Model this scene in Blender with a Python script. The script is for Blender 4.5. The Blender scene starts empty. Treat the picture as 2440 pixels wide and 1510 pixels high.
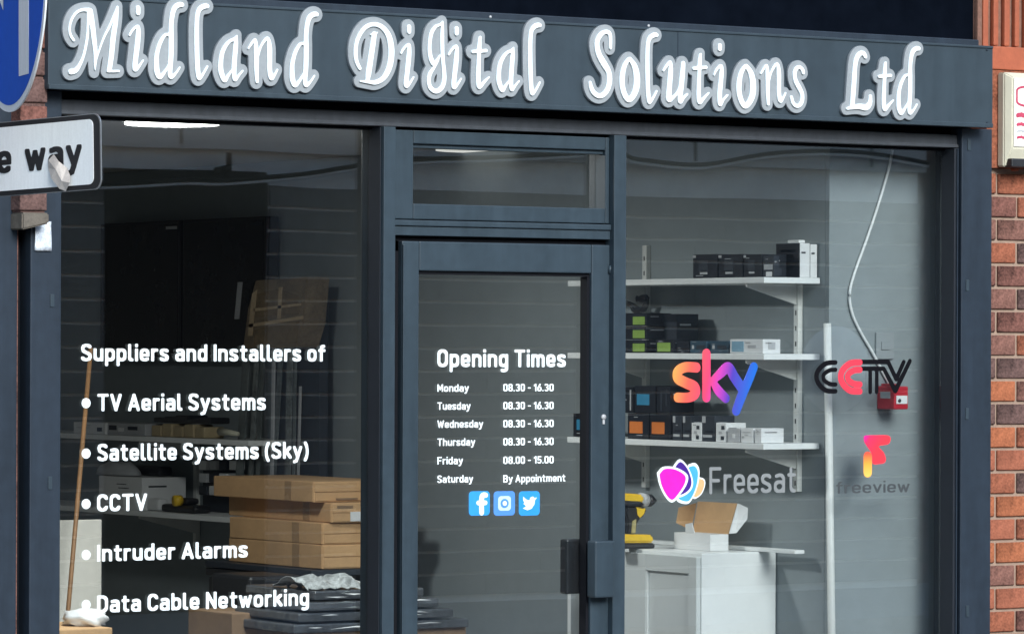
import bpy, bmesh, math, random
import numpy as np
from mathutils import Vector, Matrix
random.seed(7)
SC = bpy.context.scene
COL = SC.collection

# ------------------------------------------------------------------ camera, sky, sun, exposure
TH, FPX, DIST, EYE, ROLL = math.radians(33.5), 10060.0, 12.7, 1.70, 0.0039
CAMX, CAMY = -math.sin(TH) * DIST, -math.cos(TH) * DIST
cam = bpy.data.cameras.new('camera')
cam.sensor_width = 36.0
cam.lens = 36.0 * FPX / 2440.0
cam.shift_y = 71.0 / 2440.0
cam.clip_start, cam.clip_end = 0.1, 500.0
cam_ob = bpy.data.objects.new('camera', cam)
cam_ob.matrix_world = (Matrix.Translation((CAMX, CAMY, EYE)) @ Matrix.Rotation(-TH, 4, 'Z')
                       @ Matrix.Rotation(math.pi / 2, 4, 'X') @ Matrix.Rotation(ROLL, 4, 'Z'))
COL.objects.link(cam_ob)
SC.camera = cam_ob

SUN_DIR = Vector((-0.10, -0.86, 0.49)).normalized()
world = bpy.data.worlds.new('World'); SC.world = world; world.use_nodes = True
wn = world.node_tree.nodes
sky = wn.new('ShaderNodeTexSky'); sky.sky_type = 'NISHITA'; sky.sun_disc = False
sky.sun_elevation = math.asin(SUN_DIR.z)
sky.sun_rotation = math.atan2(SUN_DIR.x, SUN_DIR.y)
sky.air_density, sky.dust_density, sky.ozone_density = 1.3, 1.2, 2.5
world.node_tree.links.new(sky.outputs[0], wn['Background'].inputs[0])
wn['Background'].inputs[1].default_value = 0.10
sun = bpy.data.lights.new('sun', 'SUN'); sun.energy = 1.5; sun.angle = math.radians(24); sun.color = (0.98, 1.0, 1.0)
sun_ob = bpy.data.objects.new('sun', sun); COL.objects.link(sun_ob)
sun_ob.rotation_euler = SUN_DIR.to_track_quat('Z', 'Y').to_euler()
sun_ob.location = (-3, -12, 14)
SC.view_settings.view_transform = 'Standard'; SC.view_settings.look = 'None'
SC.view_settings.gamma = 1.0; SC.view_settings.use_curve_mapping = False
SC.view_settings.exposure = 1.38
SC.cycles.max_bounces = 10; SC.cycles.transparent_max_bounces = 12

# ------------------------------------------------------------------ surveying helpers
# the facade plane is y = 0, the shop lies behind it (y > 0); sizes below were surveyed on the photograph
RGT = (math.cos(TH), -math.sin(TH)); FWD = (math.sin(TH), math.cos(TH))
def ray(px, py):
    x = px + ROLL * (py - 755); y = py - ROLL * (px - 1220)
    a = (x - 1220) / FPX
    return FWD[0] + a * RGT[0], FWD[1] + a * RGT[1], (826 - y) / FPX
def at(px, py, Y):
    d = ray(px, py); t = (Y - CAMY) / d[1]
    return Vector((CAMX + d[0] * t, Y, EYE + d[2] * t))
def onx(px, py, X):
    d = ray(px, py); t = (X - CAMX) / d[0]
    return Vector((X, CAMY + d[1] * t, EYE + d[2] * t))
def onz(px, py, Z):
    d = ray(px, py); t = (Z - EYE) / d[2]
    return Vector((CAMX + d[0] * t, CAMY + d[1] * t, Z))
def far(px, py, zc):
    d = ray(px, py)
    return Vector((CAMX + d[0] * zc, CAMY + d[1] * zc, EYE + d[2] * zc))

# ------------------------------------------------------------------ materials
MATS = {}
def mat(name, col, rough=0.5, metal=0.0, var=0.12, scale=6.0, bump=0.0, bscale=60.0, spec=0.5, streak=False):
    if name in MATS: return MATS[name]
    m = bpy.data.materials.new(name); m.use_nodes = True
    nt = m.node_tree; n = nt.nodes; b = n['Principled BSDF']
    b.inputs['Roughness'].default_value = rough; b.inputs['Metallic'].default_value = metal
    b.inputs['Specular IOR Level'].default_value = spec
    tc = n.new('ShaderNodeTexCoord')
    src = tc.outputs['Object']
    if streak:
        mp = n.new('ShaderNodeMapping'); mp.inputs['Scale'].default_value = (6, 6, 0.6)
        nt.links.new(src, mp.inputs[0]); src = mp.outputs[0]
    nz = n.new('ShaderNodeTexNoise'); nz.inputs['Scale'].default_value = scale; nz.inputs['Detail'].default_value = 6; nz.inputs['Roughness'].default_value = 0.65
    nt.links.new(src, nz.inputs['Vector'])
    rp = n.new('ShaderNodeValToRGB')
    lo = [max(0, c * (1 - var)) for c in col]; hi = [min(1, c * (1 + var)) for c in col]
    rp.color_ramp.elements[0].position = 0.36; rp.color_ramp.elements[1].position = 0.64
    rp.color_ramp.elements[0].color = (*lo, 1); rp.color_ramp.elements[1].color = (*hi, 1)
    n2 = n.new('ShaderNodeTexNoise'); n2.inputs['Scale'].default_value = scale * 9; n2.inputs['Detail'].default_value = 4
    nt.links.new(tc.outputs['Object'], n2.inputs['Vector'])
    mm = n.new('ShaderNodeMix'); mm.data_type = 'FLOAT'; mm.inputs['Factor'].default_value = 0.35
    nt.links.new(nz.outputs['Fac'], mm.inputs[2]); nt.links.new(n2.outputs['Fac'], mm.inputs[3])
    nt.links.new(mm.outputs[0], rp.inputs[0]); nt.links.new(rp.outputs[0], b.inputs['Base Color'])
    mr = n.new('ShaderNodeMapRange'); mr.inputs['To Min'].default_value = max(0.02, rough - 0.08); mr.inputs['To Max'].default_value = min(1, rough + 0.1)
    nt.links.new(nz.outputs['Fac'], mr.inputs['Value']); nt.links.new(mr.outputs[0], b.inputs['Roughness'])
    if bump:
        nb = n.new('ShaderNodeTexNoise'); nb.inputs['Scale'].default_value = bscale; nb.inputs['Detail'].default_value = 5
        nt.links.new(tc.outputs['Object'], nb.inputs['Vector'])
        bp = n.new('ShaderNodeBump'); bp.inputs['Strength'].default_value = bump; bp.inputs['Distance'].default_value = 0.004
        nt.links.new(nb.outputs['Fac'], bp.inputs['Height']); nt.links.new(bp.outputs[0], b.inputs['Normal'])
    MATS[name] = m
    return m

def glass_mat(name, wave, tint=(0.93, 0.95, 0.95)):
    m = bpy.data.materials.new(name); m.use_nodes = True
    nt = m.node_tree; n = nt.nodes; n.remove(n['Principled BSDF'])
    out = n['Material Output']
    tr = n.new('ShaderNodeBsdfTransparent'); tr.inputs[0].default_value = (*tint, 1)
    gl = n.new('ShaderNodeBsdfGlossy'); gl.inputs['Roughness'].default_value = 0.0
    lw = n.new('ShaderNodeLayerWeight'); lw.inputs[0].default_value = 0.5
    p5 = n.new('ShaderNodeMath'); p5.operation = 'POWER'; p5.inputs[1].default_value = 5.0
    ma = n.new('ShaderNodeMath'); ma.operation = 'MULTIPLY_ADD'; ma.inputs[1].default_value = 0.9; ma.inputs[2].default_value = 0.105
    nt.links.new(lw.outputs['Facing'], p5.inputs[0]); nt.links.new(p5.outputs[0], ma.inputs[0])
    tc = n.new('ShaderNodeTexCoord')
    nz = n.new('ShaderNodeTexNoise'); nz.inputs['Scale'].default_value = 1.6; nz.inputs['Detail'].default_value = 1
    nt.links.new(tc.outputs['Object'], nz.inputs['Vector'])
    bp = n.new('ShaderNodeBump'); bp.inputs['Strength'].default_value = wave; bp.inputs['Distance'].default_value = 0.01
    nt.links.new(nz.outputs['Fac'], bp.inputs['Height']); nt.links.new(bp.outputs[0], gl.inputs['Normal'])
    mx = n.new('ShaderNodeMixShader')
    nt.links.new(ma.outputs[0], mx.inputs[0]); nt.links.new(tr.outputs[0], mx.inputs[1]); nt.links.new(gl.outputs[0], mx.inputs[2])
    nt.links.new(mx.outputs[0], out.inputs['Surface'])
    return m

def emit_mat(name, col, s):
    m = bpy.data.materials.new(name); m.use_nodes = True
    b = m.node_tree.nodes['Principled BSDF']
    b.inputs['Base Color'].default_value = (0.8, 0.8, 0.8, 1)
    b.inputs['Emission Color'].default_value = (*col, 1); b.inputs['Emission Strength'].default_value = s
    return m

def ramp_mat(name, a, b_, stops, rough=0.35):
    """colour printed along the line a -> b_ in the plane of the facade"""
    m = bpy.data.materials.new(name); m.use_nodes = True
    nt = m.node_tree; n = nt.nodes; bs = n['Principled BSDF']; bs.inputs['Roughness'].default_value = rough
    tc = n.new('ShaderNodeTexCoord'); sp = n.new('ShaderNodeSeparateXYZ'); nt.links.new(tc.outputs['Object'], sp.inputs[0])
    dx, dz = b_[0] - a[0], b_[2] - a[2]; L2 = dx * dx + dz * dz
    m1 = n.new('ShaderNodeMath'); m1.operation = 'MULTIPLY_ADD'; m1.inputs[1].default_value = dx / L2; m1.inputs[2].default_value = -(a[0] * dx + a[2] * dz) / L2
    m2 = n.new('ShaderNodeMath'); m2.operation = 'MULTIPLY_ADD'; m2.inputs[1].default_value = dz / L2
    nt.links.new(sp.outputs['X'], m1.inputs[0]); nt.links.new(sp.outputs['Z'], m2.inputs[0]); nt.links.new(m1.outputs[0], m2.inputs[2])
    rp = n.new('ShaderNodeValToRGB'); el = rp.color_ramp.elements
    while len(el) < len(stops): el.new(0.5)
    for e, (p, c) in zip(el, stops): e.position = p; e.color = (*c, 1)
    nt.links.new(m2.outputs[0], rp.inputs[0]); nt.links.new(rp.outputs[0], bs.inputs['Base Color'])
    return m

FRAME = mat('anthracite_shaded', (0.0165, 0.0265, 0.040), 0.5, var=0.2, scale=3, streak=True, bump=0.05, bscale=300, spec=0.3)  # same grey paint as FRAME2 and DOORF; pilasters' deeper shade put into the colour
FRAME2 = mat('anthracite_fascia', (0.031, 0.047, 0.060), 0.45, var=0.14, scale=2, streak=True, spec=0.3)
DOORF = mat('anthracite_door_paint', (0.029, 0.046, 0.060), 0.42, var=0.16, scale=3, streak=True, bump=0.05, bscale=300, spec=0.3)
RAILM = mat('shutter_aluminium', (0.045, 0.052, 0.062), 0.5, var=0.2, scale=5, streak=True)
EDGE = mat('dark_slate_edge', (0.012, 0.016, 0.023), 0.55, spec=0.3)
BLACK = mat('black_rubber', (0.006, 0.007, 0.010), 0.8, spec=0.15)
VOID = mat('recess_shade_black', (0.003, 0.0045, 0.008), 0.9, var=0.3, scale=2, spec=0.0)
GLASS = glass_mat('window_glass', 0.03)
GLASS2 = glass_mat('door_glass', 0.02)
VINYL = mat('white_vinyl', (0.83, 0.90, 0.90), 0.4, var=0.02)
LETTERW = mat('white_acrylic_letter', (0.85, 0.93, 0.94), 0.3, var=0.02)
LETTERG = mat('grey_acrylic_rim', (0.27, 0.295, 0.31), 0.35, var=0.08, scale=10)
WHITE = mat('white_melamine', (0.78, 0.80, 0.79), 0.4, var=0.03)
WHITEM = mat('white_steel', (0.68, 0.69, 0.66), 0.45, var=0.05)
GREYWALL = mat('grey_wall_paint', (0.255, 0.29, 0.30), 0.8, var=0.07, scale=2, bump=0.1, bscale=120)
# GREYWALL2 = mat('grey_side_wall_paint', (0.25, 0.26, 0.268), 0.8, var=0.07, scale=2, bump=0.1, bscale=120)
CREAMWALL = mat('cream_wall_paint', (0.66, 0.64, 0.58), 0.8, var=0.06, scale=2)
CEIL = mat('ceiling_paint', (0.42, 0.41, 0.39), 0.85, var=0.05)
FLOORM = mat('grey_vinyl_floor', (0.22, 0.21, 0.20), 0.5, var=0.2)
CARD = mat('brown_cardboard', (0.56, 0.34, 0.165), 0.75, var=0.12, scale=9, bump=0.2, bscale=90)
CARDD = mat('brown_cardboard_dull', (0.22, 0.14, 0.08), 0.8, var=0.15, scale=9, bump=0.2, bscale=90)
TAPE = mat('parcel_tape', (0.36, 0.22, 0.11), 0.25)
DARKPL = mat('black_plastic', (0.018, 0.019, 0.022), 0.35)
DARKBOX = mat('black_box_card', (0.010, 0.012, 0.017), 0.5, var=0.3, scale=12, spec=0.2)
DARKGREY = mat('dark_grey_box_card', (0.030, 0.036, 0.046), 0.5, spec=0.25)
TEALBOX = mat('teal_box_card', (0.02, 0.055, 0.085), 0.4)
GREENL = mat('lime_label', (0.24, 0.38, 0.07), 0.5)
BLUEL = mat('blue_label', (0.03, 0.22, 0.38), 0.5)
ORANGEL = mat('orange_label', (0.66, 0.18, 0.03), 0.5)
GREYL = mat('grey_label', (0.42, 0.43, 0.44), 0.5)
WHITEBOX = mat('white_box_card', (0.72, 0.73, 0.73), 0.5, var=0.04)
PALEBLUE = mat('pale_blue_print', (0.20, 0.36, 0.47), 0.45)
YELLOW = mat('yellow_tool_plastic', (0.78, 0.50, 0.03), 0.4)
REDP = mat('red_plastic', (0.50, 0.015, 0.03), 0.35)
SIGNBLUE = mat('sign_blue_sheeting', (0.022, 0.115, 0.58), 0.7, var=0.06, spec=0.15)
SIGNWHITE = mat('sign_white_sheeting', (0.80, 0.84, 0.85), 0.55, var=0.05, scale=20, streak=True, spec=0.3)
SIGNBLACK = mat('sign_black_sheeting', (0.012, 0.012, 0.014), 0.5)
GALV = mat('galvanised_steel', (0.35, 0.36, 0.37), 0.4, metal=0.7)
MORTAR = mat('sandy_mortar', (0.31, 0.22, 0.165), 0.9, var=0.15, scale=40, bump=0.3, bscale=200)
BRICKS = [mat('brick_' + k, c, 0.9, var=min(0.7, v * 1.6), scale=14, bump=0.9, bscale=90, spec=0.2) for k, c, v in (
    ('purple_brown', (0.145, 0.064, 0.05), 0.45), ('brown', (0.165, 0.08, 0.062), 0.4), ('red', (0.24, 0.082, 0.046), 0.35),
    ('orange', (0.31, 0.105, 0.05), 0.28), ('dark', (0.11, 0.065, 0.057), 0.4), ('salmon', (0.29, 0.10, 0.058), 0.22))]
TERRA = mat('terracotta', (0.34, 0.085, 0.037), 0.7, var=0.15, scale=8, bump=0.2)
TERRAD = mat('terracotta_grey_brown', (0.20, 0.10, 0.07), 0.85, var=0.3, scale=14)  # greyer brown for the backing between the ribs and the first rib
STONE = mat('stone_pad', (0.12, 0.105, 0.085), 0.85, var=0.25, scale=20, bump=0.4)
CREAM = mat('cream_alarm_plastic', (0.60, 0.575, 0.45), 0.45, var=0.06)
WHITEPL = mat('white_alarm_plastic', (0.82, 0.80, 0.74), 0.4, var=0.03)
REDTXT = mat('red_print', (0.46, 0.05, 0.10), 0.5)
WOOD = mat('pine_batten', (0.20, 0.10, 0.036), 0.6, var=0.2, streak=True)
FILM = mat('clear_film_wrap', (0.16, 0.18, 0.18), 0.15, var=0.5, scale=18)
STRIP = mat('grey_profile', (0.13, 0.15, 0.15), 0.35, var=0.4, scale=9)
FILMC = mat('film_over_card', (0.20, 0.145, 0.085), 0.2, var=0.3, scale=25)
PAVE = mat('paving', (0.30, 0.29, 0.28), 0.85, var=0.15, scale=4)
ASPH = mat('asphalt', (0.05, 0.05, 0.052), 0.9, var=0.2, scale=30)
BOARD = mat('opposite_cladding', (0.15, 0.15, 0.15), 0.7, var=0.2)
PALE = mat('opposite_pale_render', (0.86, 0.86, 0.84), 0.8)
FASC = mat('opposite_fascia', (0.62, 0.61, 0.60), 0.7)

# ------------------------------------------------------------------ object helpers
def tag(o, label=None, cat=None, group=None, kind=None):
    if label: o['label'] = label
    if cat: o['category'] = cat
    if group: o['group'] = group
    if kind: o['kind'] = kind
    return o
def thing(name, label, cat, loc, group=None):
    o = bpy.data.objects.new(name, None); COL.objects.link(o); o.location = loc; o.empty_display_size = 0.1
    return tag(o, label, cat, group)
def attach(o, parent):
    if parent is not None:
        o.parent = parent
        if parent.type == 'EMPTY': o.matrix_parent_inverse = Matrix.Translation(-parent.location)
    return o
def link(name, me, m, parent=None):
    o = bpy.data.objects.new(name, me); COL.objects.link(o)
    if m is not None and not me.materials: me.materials.append(m)
    return attach(o, parent)
def from_bm(name, bm, m, parent=None, smooth=False):
    me = bpy.data.meshes.new(name)
    bmesh.ops.recalc_face_normals(bm, faces=bm.faces)
    bm.to_mesh(me); bm.free()
    if smooth:
        for p in me.polygons: p.use_smooth = True
    return link(name, me, m, parent)
def box(name, x0, x1, y0, y1, z0, z1, m, parent=None, bev=0.0, rot=0.0):
    bm = bmesh.new(); bmesh.ops.create_cube(bm, size=1)
    sx, sy, sz = abs(x1 - x0), abs(y1 - y0), abs(z1 - z0)
    for v in bm.verts: v.co = Vector((v.co.x * sx, v.co.y * sy, v.co.z * sz))
    if bev: bmesh.ops.bevel(bm, geom=bm.edges[:], offset=min(bev, 0.45 * min(sx, sy, sz)), segments=2, profile=0.6, affect='EDGES')
    c = Vector(((x0 + x1) / 2, (y0 + y1) / 2, (z0 + z1) / 2))
    bm.transform(Matrix.Translation(c) @ Matrix.Rotation(rot, 4, 'Z'))
    return from_bm(name, bm, m, parent)
def prism(name, pts, off, m, parent=None, bev=0.0):
    """polygon of 3D points extruded by the vector off"""
    bm = bmesh.new(); vs = [bm.verts.new(p) for p in pts]; f = bm.faces.new(vs)
    r = bmesh.ops.extrude_face_region(bm, geom=[f])
    bmesh.ops.translate(bm, vec=Vector(off), verts=[v for v in r['geom'] if isinstance(v, bmesh.types.BMVert)])
    if bev: bmesh.ops.bevel(bm, geom=bm.edges[:], offset=bev, segments=2, affect='EDGES')
    return from_bm(name, bm, m, parent)
def smooth_pts(pts, n=8):
    P = [Vector(p) for p in pts]; out = []
    for i in range(len(P) - 1):
        p0 = P[max(i - 1, 0)]; p1 = P[i]; p2 = P[i + 1]; p3 = P[min(i + 2, len(P) - 1)]
        for k in range(n):
            t = k / n
            out.append(0.5 * ((2 * p1) + (p2 - p0) * t + (2 * p0 - 5 * p1 + 4 * p2 - p3) * t * t + (3 * p1 - p0 - 3 * p2 + p3) * t ** 3))
    out.append(P[-1]); return out
def tube(name, pts, r, m, parent=None, seg=10):
    bm = bmesh.new(); rings = []
    n = len(pts); rr = r if isinstance(r, (list, tuple)) else [r] * n
    for i, p in enumerate(pts):
        d = (pts[min(i + 1, n - 1)] - pts[max(i - 1, 0)]).normalized()
        a = d.cross(Vector((0, 0, 1))); a = d.cross(Vector((1, 0, 0))) if a.length < 1e-3 else a
        a.normalize(); b = d.cross(a)
        rings.append([bm.verts.new(p + rr[i] * (math.cos(t) * a + math.sin(t) * b)) for t in [2 * math.pi * k / seg for k in range(seg)]])
    for i in range(n - 1):
        for k in range(seg): bm.faces.new((rings[i][k], rings[i][(k + 1) % seg], rings[i + 1][(k + 1) % seg], rings[i + 1][k]))
    bm.faces.new(rings[0]); bm.faces.new(rings[-1])
    return from_bm(name, bm, m, parent, True)
def cyl(name, c, axis, r, h, m, parent=None, seg=24, r2=None):
    return tube(name, [Vector(c), Vector(c) + Vector(axis).normalized() * h], [r, r if r2 is None else r2], m, parent, seg)

# ------------------------------------------------------------------ lettering: brush strokes -> outlines -> solid letters
def field(strokes, grid_x, grid_y, p=2):
    d = np.full(grid_x.shape, 1e9)
    for st in strokes:
        for i in range(len(st) - 1):
            ax, ay, ar = st[i]; bx, by, br = st[i + 1]
            L2 = (bx - ax) ** 2 + (by - ay) ** 2 + 1e-12
            t = np.clip(((grid_x - ax) * (bx - ax) + (grid_y - ay) * (by - ay)) / L2, 0, 1)
            ex, ey = np.abs(grid_x - ax - t * (bx - ax)), np.abs(grid_y - ay - t * (by - ay))
            d = np.minimum(d, (np.hypot(ex, ey) if p == 2 else (ex ** p + ey ** p) ** (1.0 / p)) - (ar + t * (br - ar)))
    return d
def contours(strokes, offset, res, p=2):
    xs = [p[0] for s in strokes for p in s]; ys = [p[1] for s in strokes for p in s]; rm = max(p[2] for s in strokes for p in s) + offset + 3 * res
    gx = np.arange(min(xs) - rm, max(xs) + rm, res); gy = np.arange(min(ys) - rm, max(ys) + rm, res)
    X, Y = np.meshgrid(gx, gy); D = field(strokes, X, Y, p) - offset
    inside = D < 0
    code = inside[:-1, :-1] * 1 + inside[:-1, 1:] * 2 + inside[1:, 1:] * 4 + inside[1:, :-1] * 8
    edges = {1: [(3, 0)], 2: [(0, 1)], 3: [(3, 1)], 4: [(1, 2)], 5: [(3, 2), (1, 0)], 6: [(0, 2)], 7: [(3, 2)], 8: [(2, 3)], 9: [(2, 0)], 10: [(0, 3), (2, 1)], 11: [(2, 1)], 12: [(1, 3)], 13: [(1, 0)], 14: [(0, 3)]}
    nxt = {}; pos = {}
    def key(j, i, e): return [(0, j, i), (1, j, i + 1), (0, j + 1, i), (1, j, i)][e]
    def point(k):
        if k not in pos:
            h, j, i = k
            if h == 0:
                a, b = D[j, i], D[j, i + 1]; t = a / (a - b); pos[k] = (gx[i] + t * res, gy[j])
            else:
                a, b = D[j, i], D[j + 1, i]; t = a / (a - b); pos[k] = (gx[i], gy[j] + t * res)
        return pos[k]
    for j, i in zip(*np.nonzero((code > 0) & (code < 15))):
        for a, b in edges[int(code[j, i])]: nxt[key(j, i, a)] = key(j, i, b)
    loops = []
    while nxt:
        k0, k = nxt.popitem(); lp = [point(k0)]
        while k != k0 and k in nxt:
            lp.append(point(k)); k = nxt.pop(k)
        if len(lp) > 6:
            a = np.array(lp); a = (np.roll(a, 1, 0) + 2 * a + np.roll(a, -1, 0)) / 4
            loops.append([tuple(q) for q in (a[::2] if len(a) > 40 else a)])
    return loops
def solid(name, loops, y_front, thick, m, parent=None, bevel=0.0):
    """closed (x, z) loops filled and given thickness, standing in the facade plane"""
    cu = bpy.data.curves.new(name, 'CURVE'); cu.dimensions = '2D'; cu.fill_mode = 'BOTH'; cu.extrude = thick / 2 - bevel; cu.bevel_depth = bevel; cu.bevel_resolution = 1
    for lp in loops:
        sp = cu.splines.new('POLY'); sp.points.add(len(lp) - 1)
        for q, p in zip(lp, sp.points): p.co = (q[0], q[1], 0, 1)
        sp.use_cyclic_u = True
    ob = bpy.data.objects.new(name, cu); me = bpy.data.meshes.new_from_object(ob); bpy.data.objects.remove(ob); bpy.data.curves.remove(cu)
    me.transform(Matrix(((1, 0, 0, 0), (0, 0, -1, y_front + thick / 2), (0, 1, 0, 0), (0, 0, 0, 1))))
    me.name = name
    return link(name, me, m, parent)
def brush(strokes_px, zoom, org, Y):
    """brush strokes noted as (x, y, half width) on an enlarged survey print -> metres on the plane y = Y"""
    out = []
    for s in strokes_px:
        o = []
        for x, y, w in s:
            p = at(org[0] + x / zoom, org[1] + y / zoom, Y); q = at(org[0] + x / zoom + 1, org[1] + y / zoom, Y)
            o.append((p.x, p.z, w / zoom * (q.x - p.x)))
        out.append(o)
    return out
def fine(st, n=5):
    v = smooth_pts(st, n) if len(st) > 2 else [Vector(s) for s in st]
    return [tuple(q) for q in v]

# a plain bold stroke alphabet (cap height 1)
def arc(cx, cy, rx, ry, a0, a1, n=8): return [(cx + rx * math.cos(math.radians(a0 + (a1 - a0) * k / n)), cy + ry * math.sin(math.radians(a0 + (a1 - a0) * k / n))) for k in range(n + 1)]
S_, T_, C_, W_ = 0.08, 0.66, 0.92, 0.38
def ring(x0, y0, x1, y1, r):
    return arc(x0 + r, y0 + r, r, r, 180, 270) + arc(x1 - r, y0 + r, r, r, 270, 360) + arc(x1 - r, y1 - r, r, r, 0, 90) + arc(x0 + r, y1 - r, r, r, 90, 180) + [(x0, y0 + r)]
def bowl(w=W_): return ring(0, S_, w, T_, 0.185)
def arch(x0, x1): return [(x0, T_ - 0.25)] + arc((x0 + x1) / 2, T_ - 0.17, (x1 - x0) / 2, 0.17, 180, 0) + [(x1, S_)]
def ess(w, y0, y1):
    h = y1 - y0
    return [(w * 0.95, y1 - 0.1 * h), (w * 0.75, y1 - 0.015 * h), (w * 0.45, y1), (w * 0.14, y1 - 0.05 * h), (0, y1 - 0.2 * h), (w * 0.08, y1 - 0.37 * h), (w * 0.35, y1 - 0.47 * h), (w * 0.68, y0 + 0.46 * h), (w * 0.95, y0 + 0.34 * h), (w, y0 + 0.2 * h), (w * 0.86, y0 + 0.05 * h), (w * 0.5, y0), (w * 0.22, y0 + 0.02 * h), (0, y0 + 0.12 * h)]
GLY = {
 'a': ([[(0.05, T_ - 0.04)] + arc(0.2, T_ - 0.17, 0.18, 0.17, 100, 0) + [(W_, S_)], ring(0, S_, W_, 0.41, 0.15)], W_),
 'b': ([bowl(), [(0, S_), (0, C_)]], W_), 'd': ([bowl(), [(W_, S_), (W_, C_)]], W_),
 'c': ([arc(0.2, T_ - 0.185, 0.19, 0.185, 30, 180) + arc(0.2, S_ + 0.185, 0.19, 0.185, 180, 330)], 0.36),
 'e': ([[(0.03, 0.36), (W_, 0.36), (W_, T_ - 0.18)] + arc(0.19, T_ - 0.185, 0.19, 0.185, 0, 180) + arc(0.2, S_ + 0.185, 0.2, 0.185, 180, 320)], W_),
 'f': ([[(0.1, S_), (0.1, 0.75)] + arc(0.25, 0.77, 0.15, 0.15, 180, 95), [(0, T_), (0.26, T_)]], 0.26),
 'g': ([bowl(), [(W_, T_), (W_, -0.05)] + arc(0.2, -0.04, 0.18, 0.17, 0, -120)], W_),
 'h': ([[(0, S_), (0, C_)], arch(0, W_)], W_), 'i': ([[(0, S_), (0, T_)], [(0, C_ - 0.01), (0, C_ + 0.01)]], 0.0),
 'k': ([[(0, S_), (0, C_)], [(0.02, 0.34), (0.34, T_)], [(0.12, 0.42), (0.37, S_)]], 0.35),
 'l': ([[(0, C_), (0, 0.2)] + arc(0.13, 0.2, 0.13, 0.12, 180, 270)], 0.12),
 'm': ([[(0, S_), (0, T_)], arch(0, 0.31), arch(0.31, 0.62)], 0.62), 'n': ([[(0, S_), (0, T_)], arch(0, W_)], W_), 'o': ([bowl()], W_),
 'p': ([bowl(), [(0, -0.2), (0, T_)]], W_), 'r': ([[(0, S_), (0, T_)], [(0, 0.42)] + arc(0.17, T_ - 0.17, 0.17, 0.17, 180, 70)], 0.22),
 's': ([ess(0.35, S_, T_)], 0.35), 't': ([[(0.1, 0.86), (0.1, 0.22)] + arc(0.24, 0.22, 0.14, 0.14, 180, 275), [(0, T_), (0.26, T_)]], 0.26),
 'u': ([[(0, T_)] + arc(0.19, S_ + 0.17, 0.19, 0.17, 180, 360) + [(W_, T_)], [(W_, S_), (W_, T_)]], W_),
 'v': ([[(0, T_), (0.19, S_), (0.38, T_)]], 0.38), 'w': ([[(0, T_), (0.15, S_), (0.29, 0.6), (0.43, S_), (0.58, T_)]], 0.58),
 'y': ([[(0, T_), (0.2, 0.1)], [(0.39, T_), (0.19, 0.05), (0.12, -0.14), (0.0, -0.19)]], 0.38),
 'A': ([[(0, S_), (0.25, C_), (0.5, S_)], [(0.1, 0.3), (0.4, 0.3)]], 0.5), 'B': ([[(0, S_), (0, C_), (0.22, C_)] + arc(0.24, 0.72, 0.18, 0.2, 90, -90) + [(0, 0.52), (0.24, 0.52)] + arc(0.24, 0.3, 0.2, 0.22, 90, -90) + [(0, S_)]], 0.44),
 'C': ([arc(0.22, 0.68, 0.22, 0.24, 20, 180) + arc(0.22, 0.32, 0.22, 0.24, 180, 340)], 0.42),
 'D': ([[(0, S_), (0, C_), (0.2, C_)] + arc(0.2, 0.66, 0.24, 0.26, 90, 0) + arc(0.2, 0.34, 0.24, 0.26, 0, -90) + [(0, S_)]], 0.44),
 'F': ([[(0, S_), (0, C_), (0.4, C_)], [(0, 0.5), (0.34, 0.5)]], 0.4), 'I': ([[(0, S_), (0, C_)]], 0.0),
 'M': ([[(0, S_), (0, C_), (0.27, 0.3), (0.54, C_), (0.54, S_)]], 0.54), 'N': ([[(0, S_), (0, C_), (0.44, S_), (0.44, C_)]], 0.44),
 'O': ([ring(0, S_, 0.44, C_, 0.22)], 0.44), 'S': ([ess(0.43, S_, C_)], 0.43), 'T': ([[(0, C_), (0.46, C_)], [(0.23, S_), (0.23, C_)]], 0.46),
 'V': ([[(0, C_), (0.24, S_), (0.48, C_)]], 0.48), 'W': ([[(0, C_), (0.18, S_), (0.35, 0.8), (0.52, S_), (0.7, C_)]], 0.7),
 '(': ([arc(0.3, 0.42, 0.3, 0.62, 125, 235)], 0.14), ')': ([arc(-0.16, 0.42, 0.3, 0.62, 55, -55)], 0.14),
 '0': ([ring(0, S_, 0.36, C_, 0.18)], 0.36), '1': ([[(0, 0.74), (0.16, C_), (0.16, S_)]], 0.16),
 '3': ([[(0.03, 0.84)] + arc(0.18, 0.72, 0.17, 0.2, 120, -70) + arc(0.18, 0.3, 0.19, 0.22, 80, -140)], 0.37),
 '5': ([[(0.34, C_), (0.04, C_), (0.03, 0.5)] + arc(0.17, 0.33, 0.2, 0.24, 120, -140)], 0.37), '6': ([ring(0, S_, 0.38, 0.55, 0.18), [(0.28, C_), (0.04, 0.42)]], 0.38),
 '8': ([ring(0.02, 0.5, 0.36, C_, 0.17), ring(0, S_, 0.38, 0.5, 0.18)], 0.38), '.': ([[(0, 0.085), (0, 0.09)]], 0.0), '-': ([[(0, 0.45), (0.2, 0.45)]], 0.2)}
_cache = {}
def glyph_loops(ch, w):
    k = (ch, w)
    if k not in _cache:
        _cache[k] = contours([[(x, y, w) for x, y in p] for p in GLY[ch][0]], 0.0, 0.018, 5)
    return _cache[k]
def text_loops(s, w=0.09, gap=0.095):
    x = w; out = []
    for ch in s:
        if ch == ' ': x += 0.27; continue
        for lp in glyph_loops(ch, w): out.append([(q[0] + x, q[1]) for q in lp])
        x += GLY[ch][1] + 2 * w + gap
    return out, x - w - gap
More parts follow.
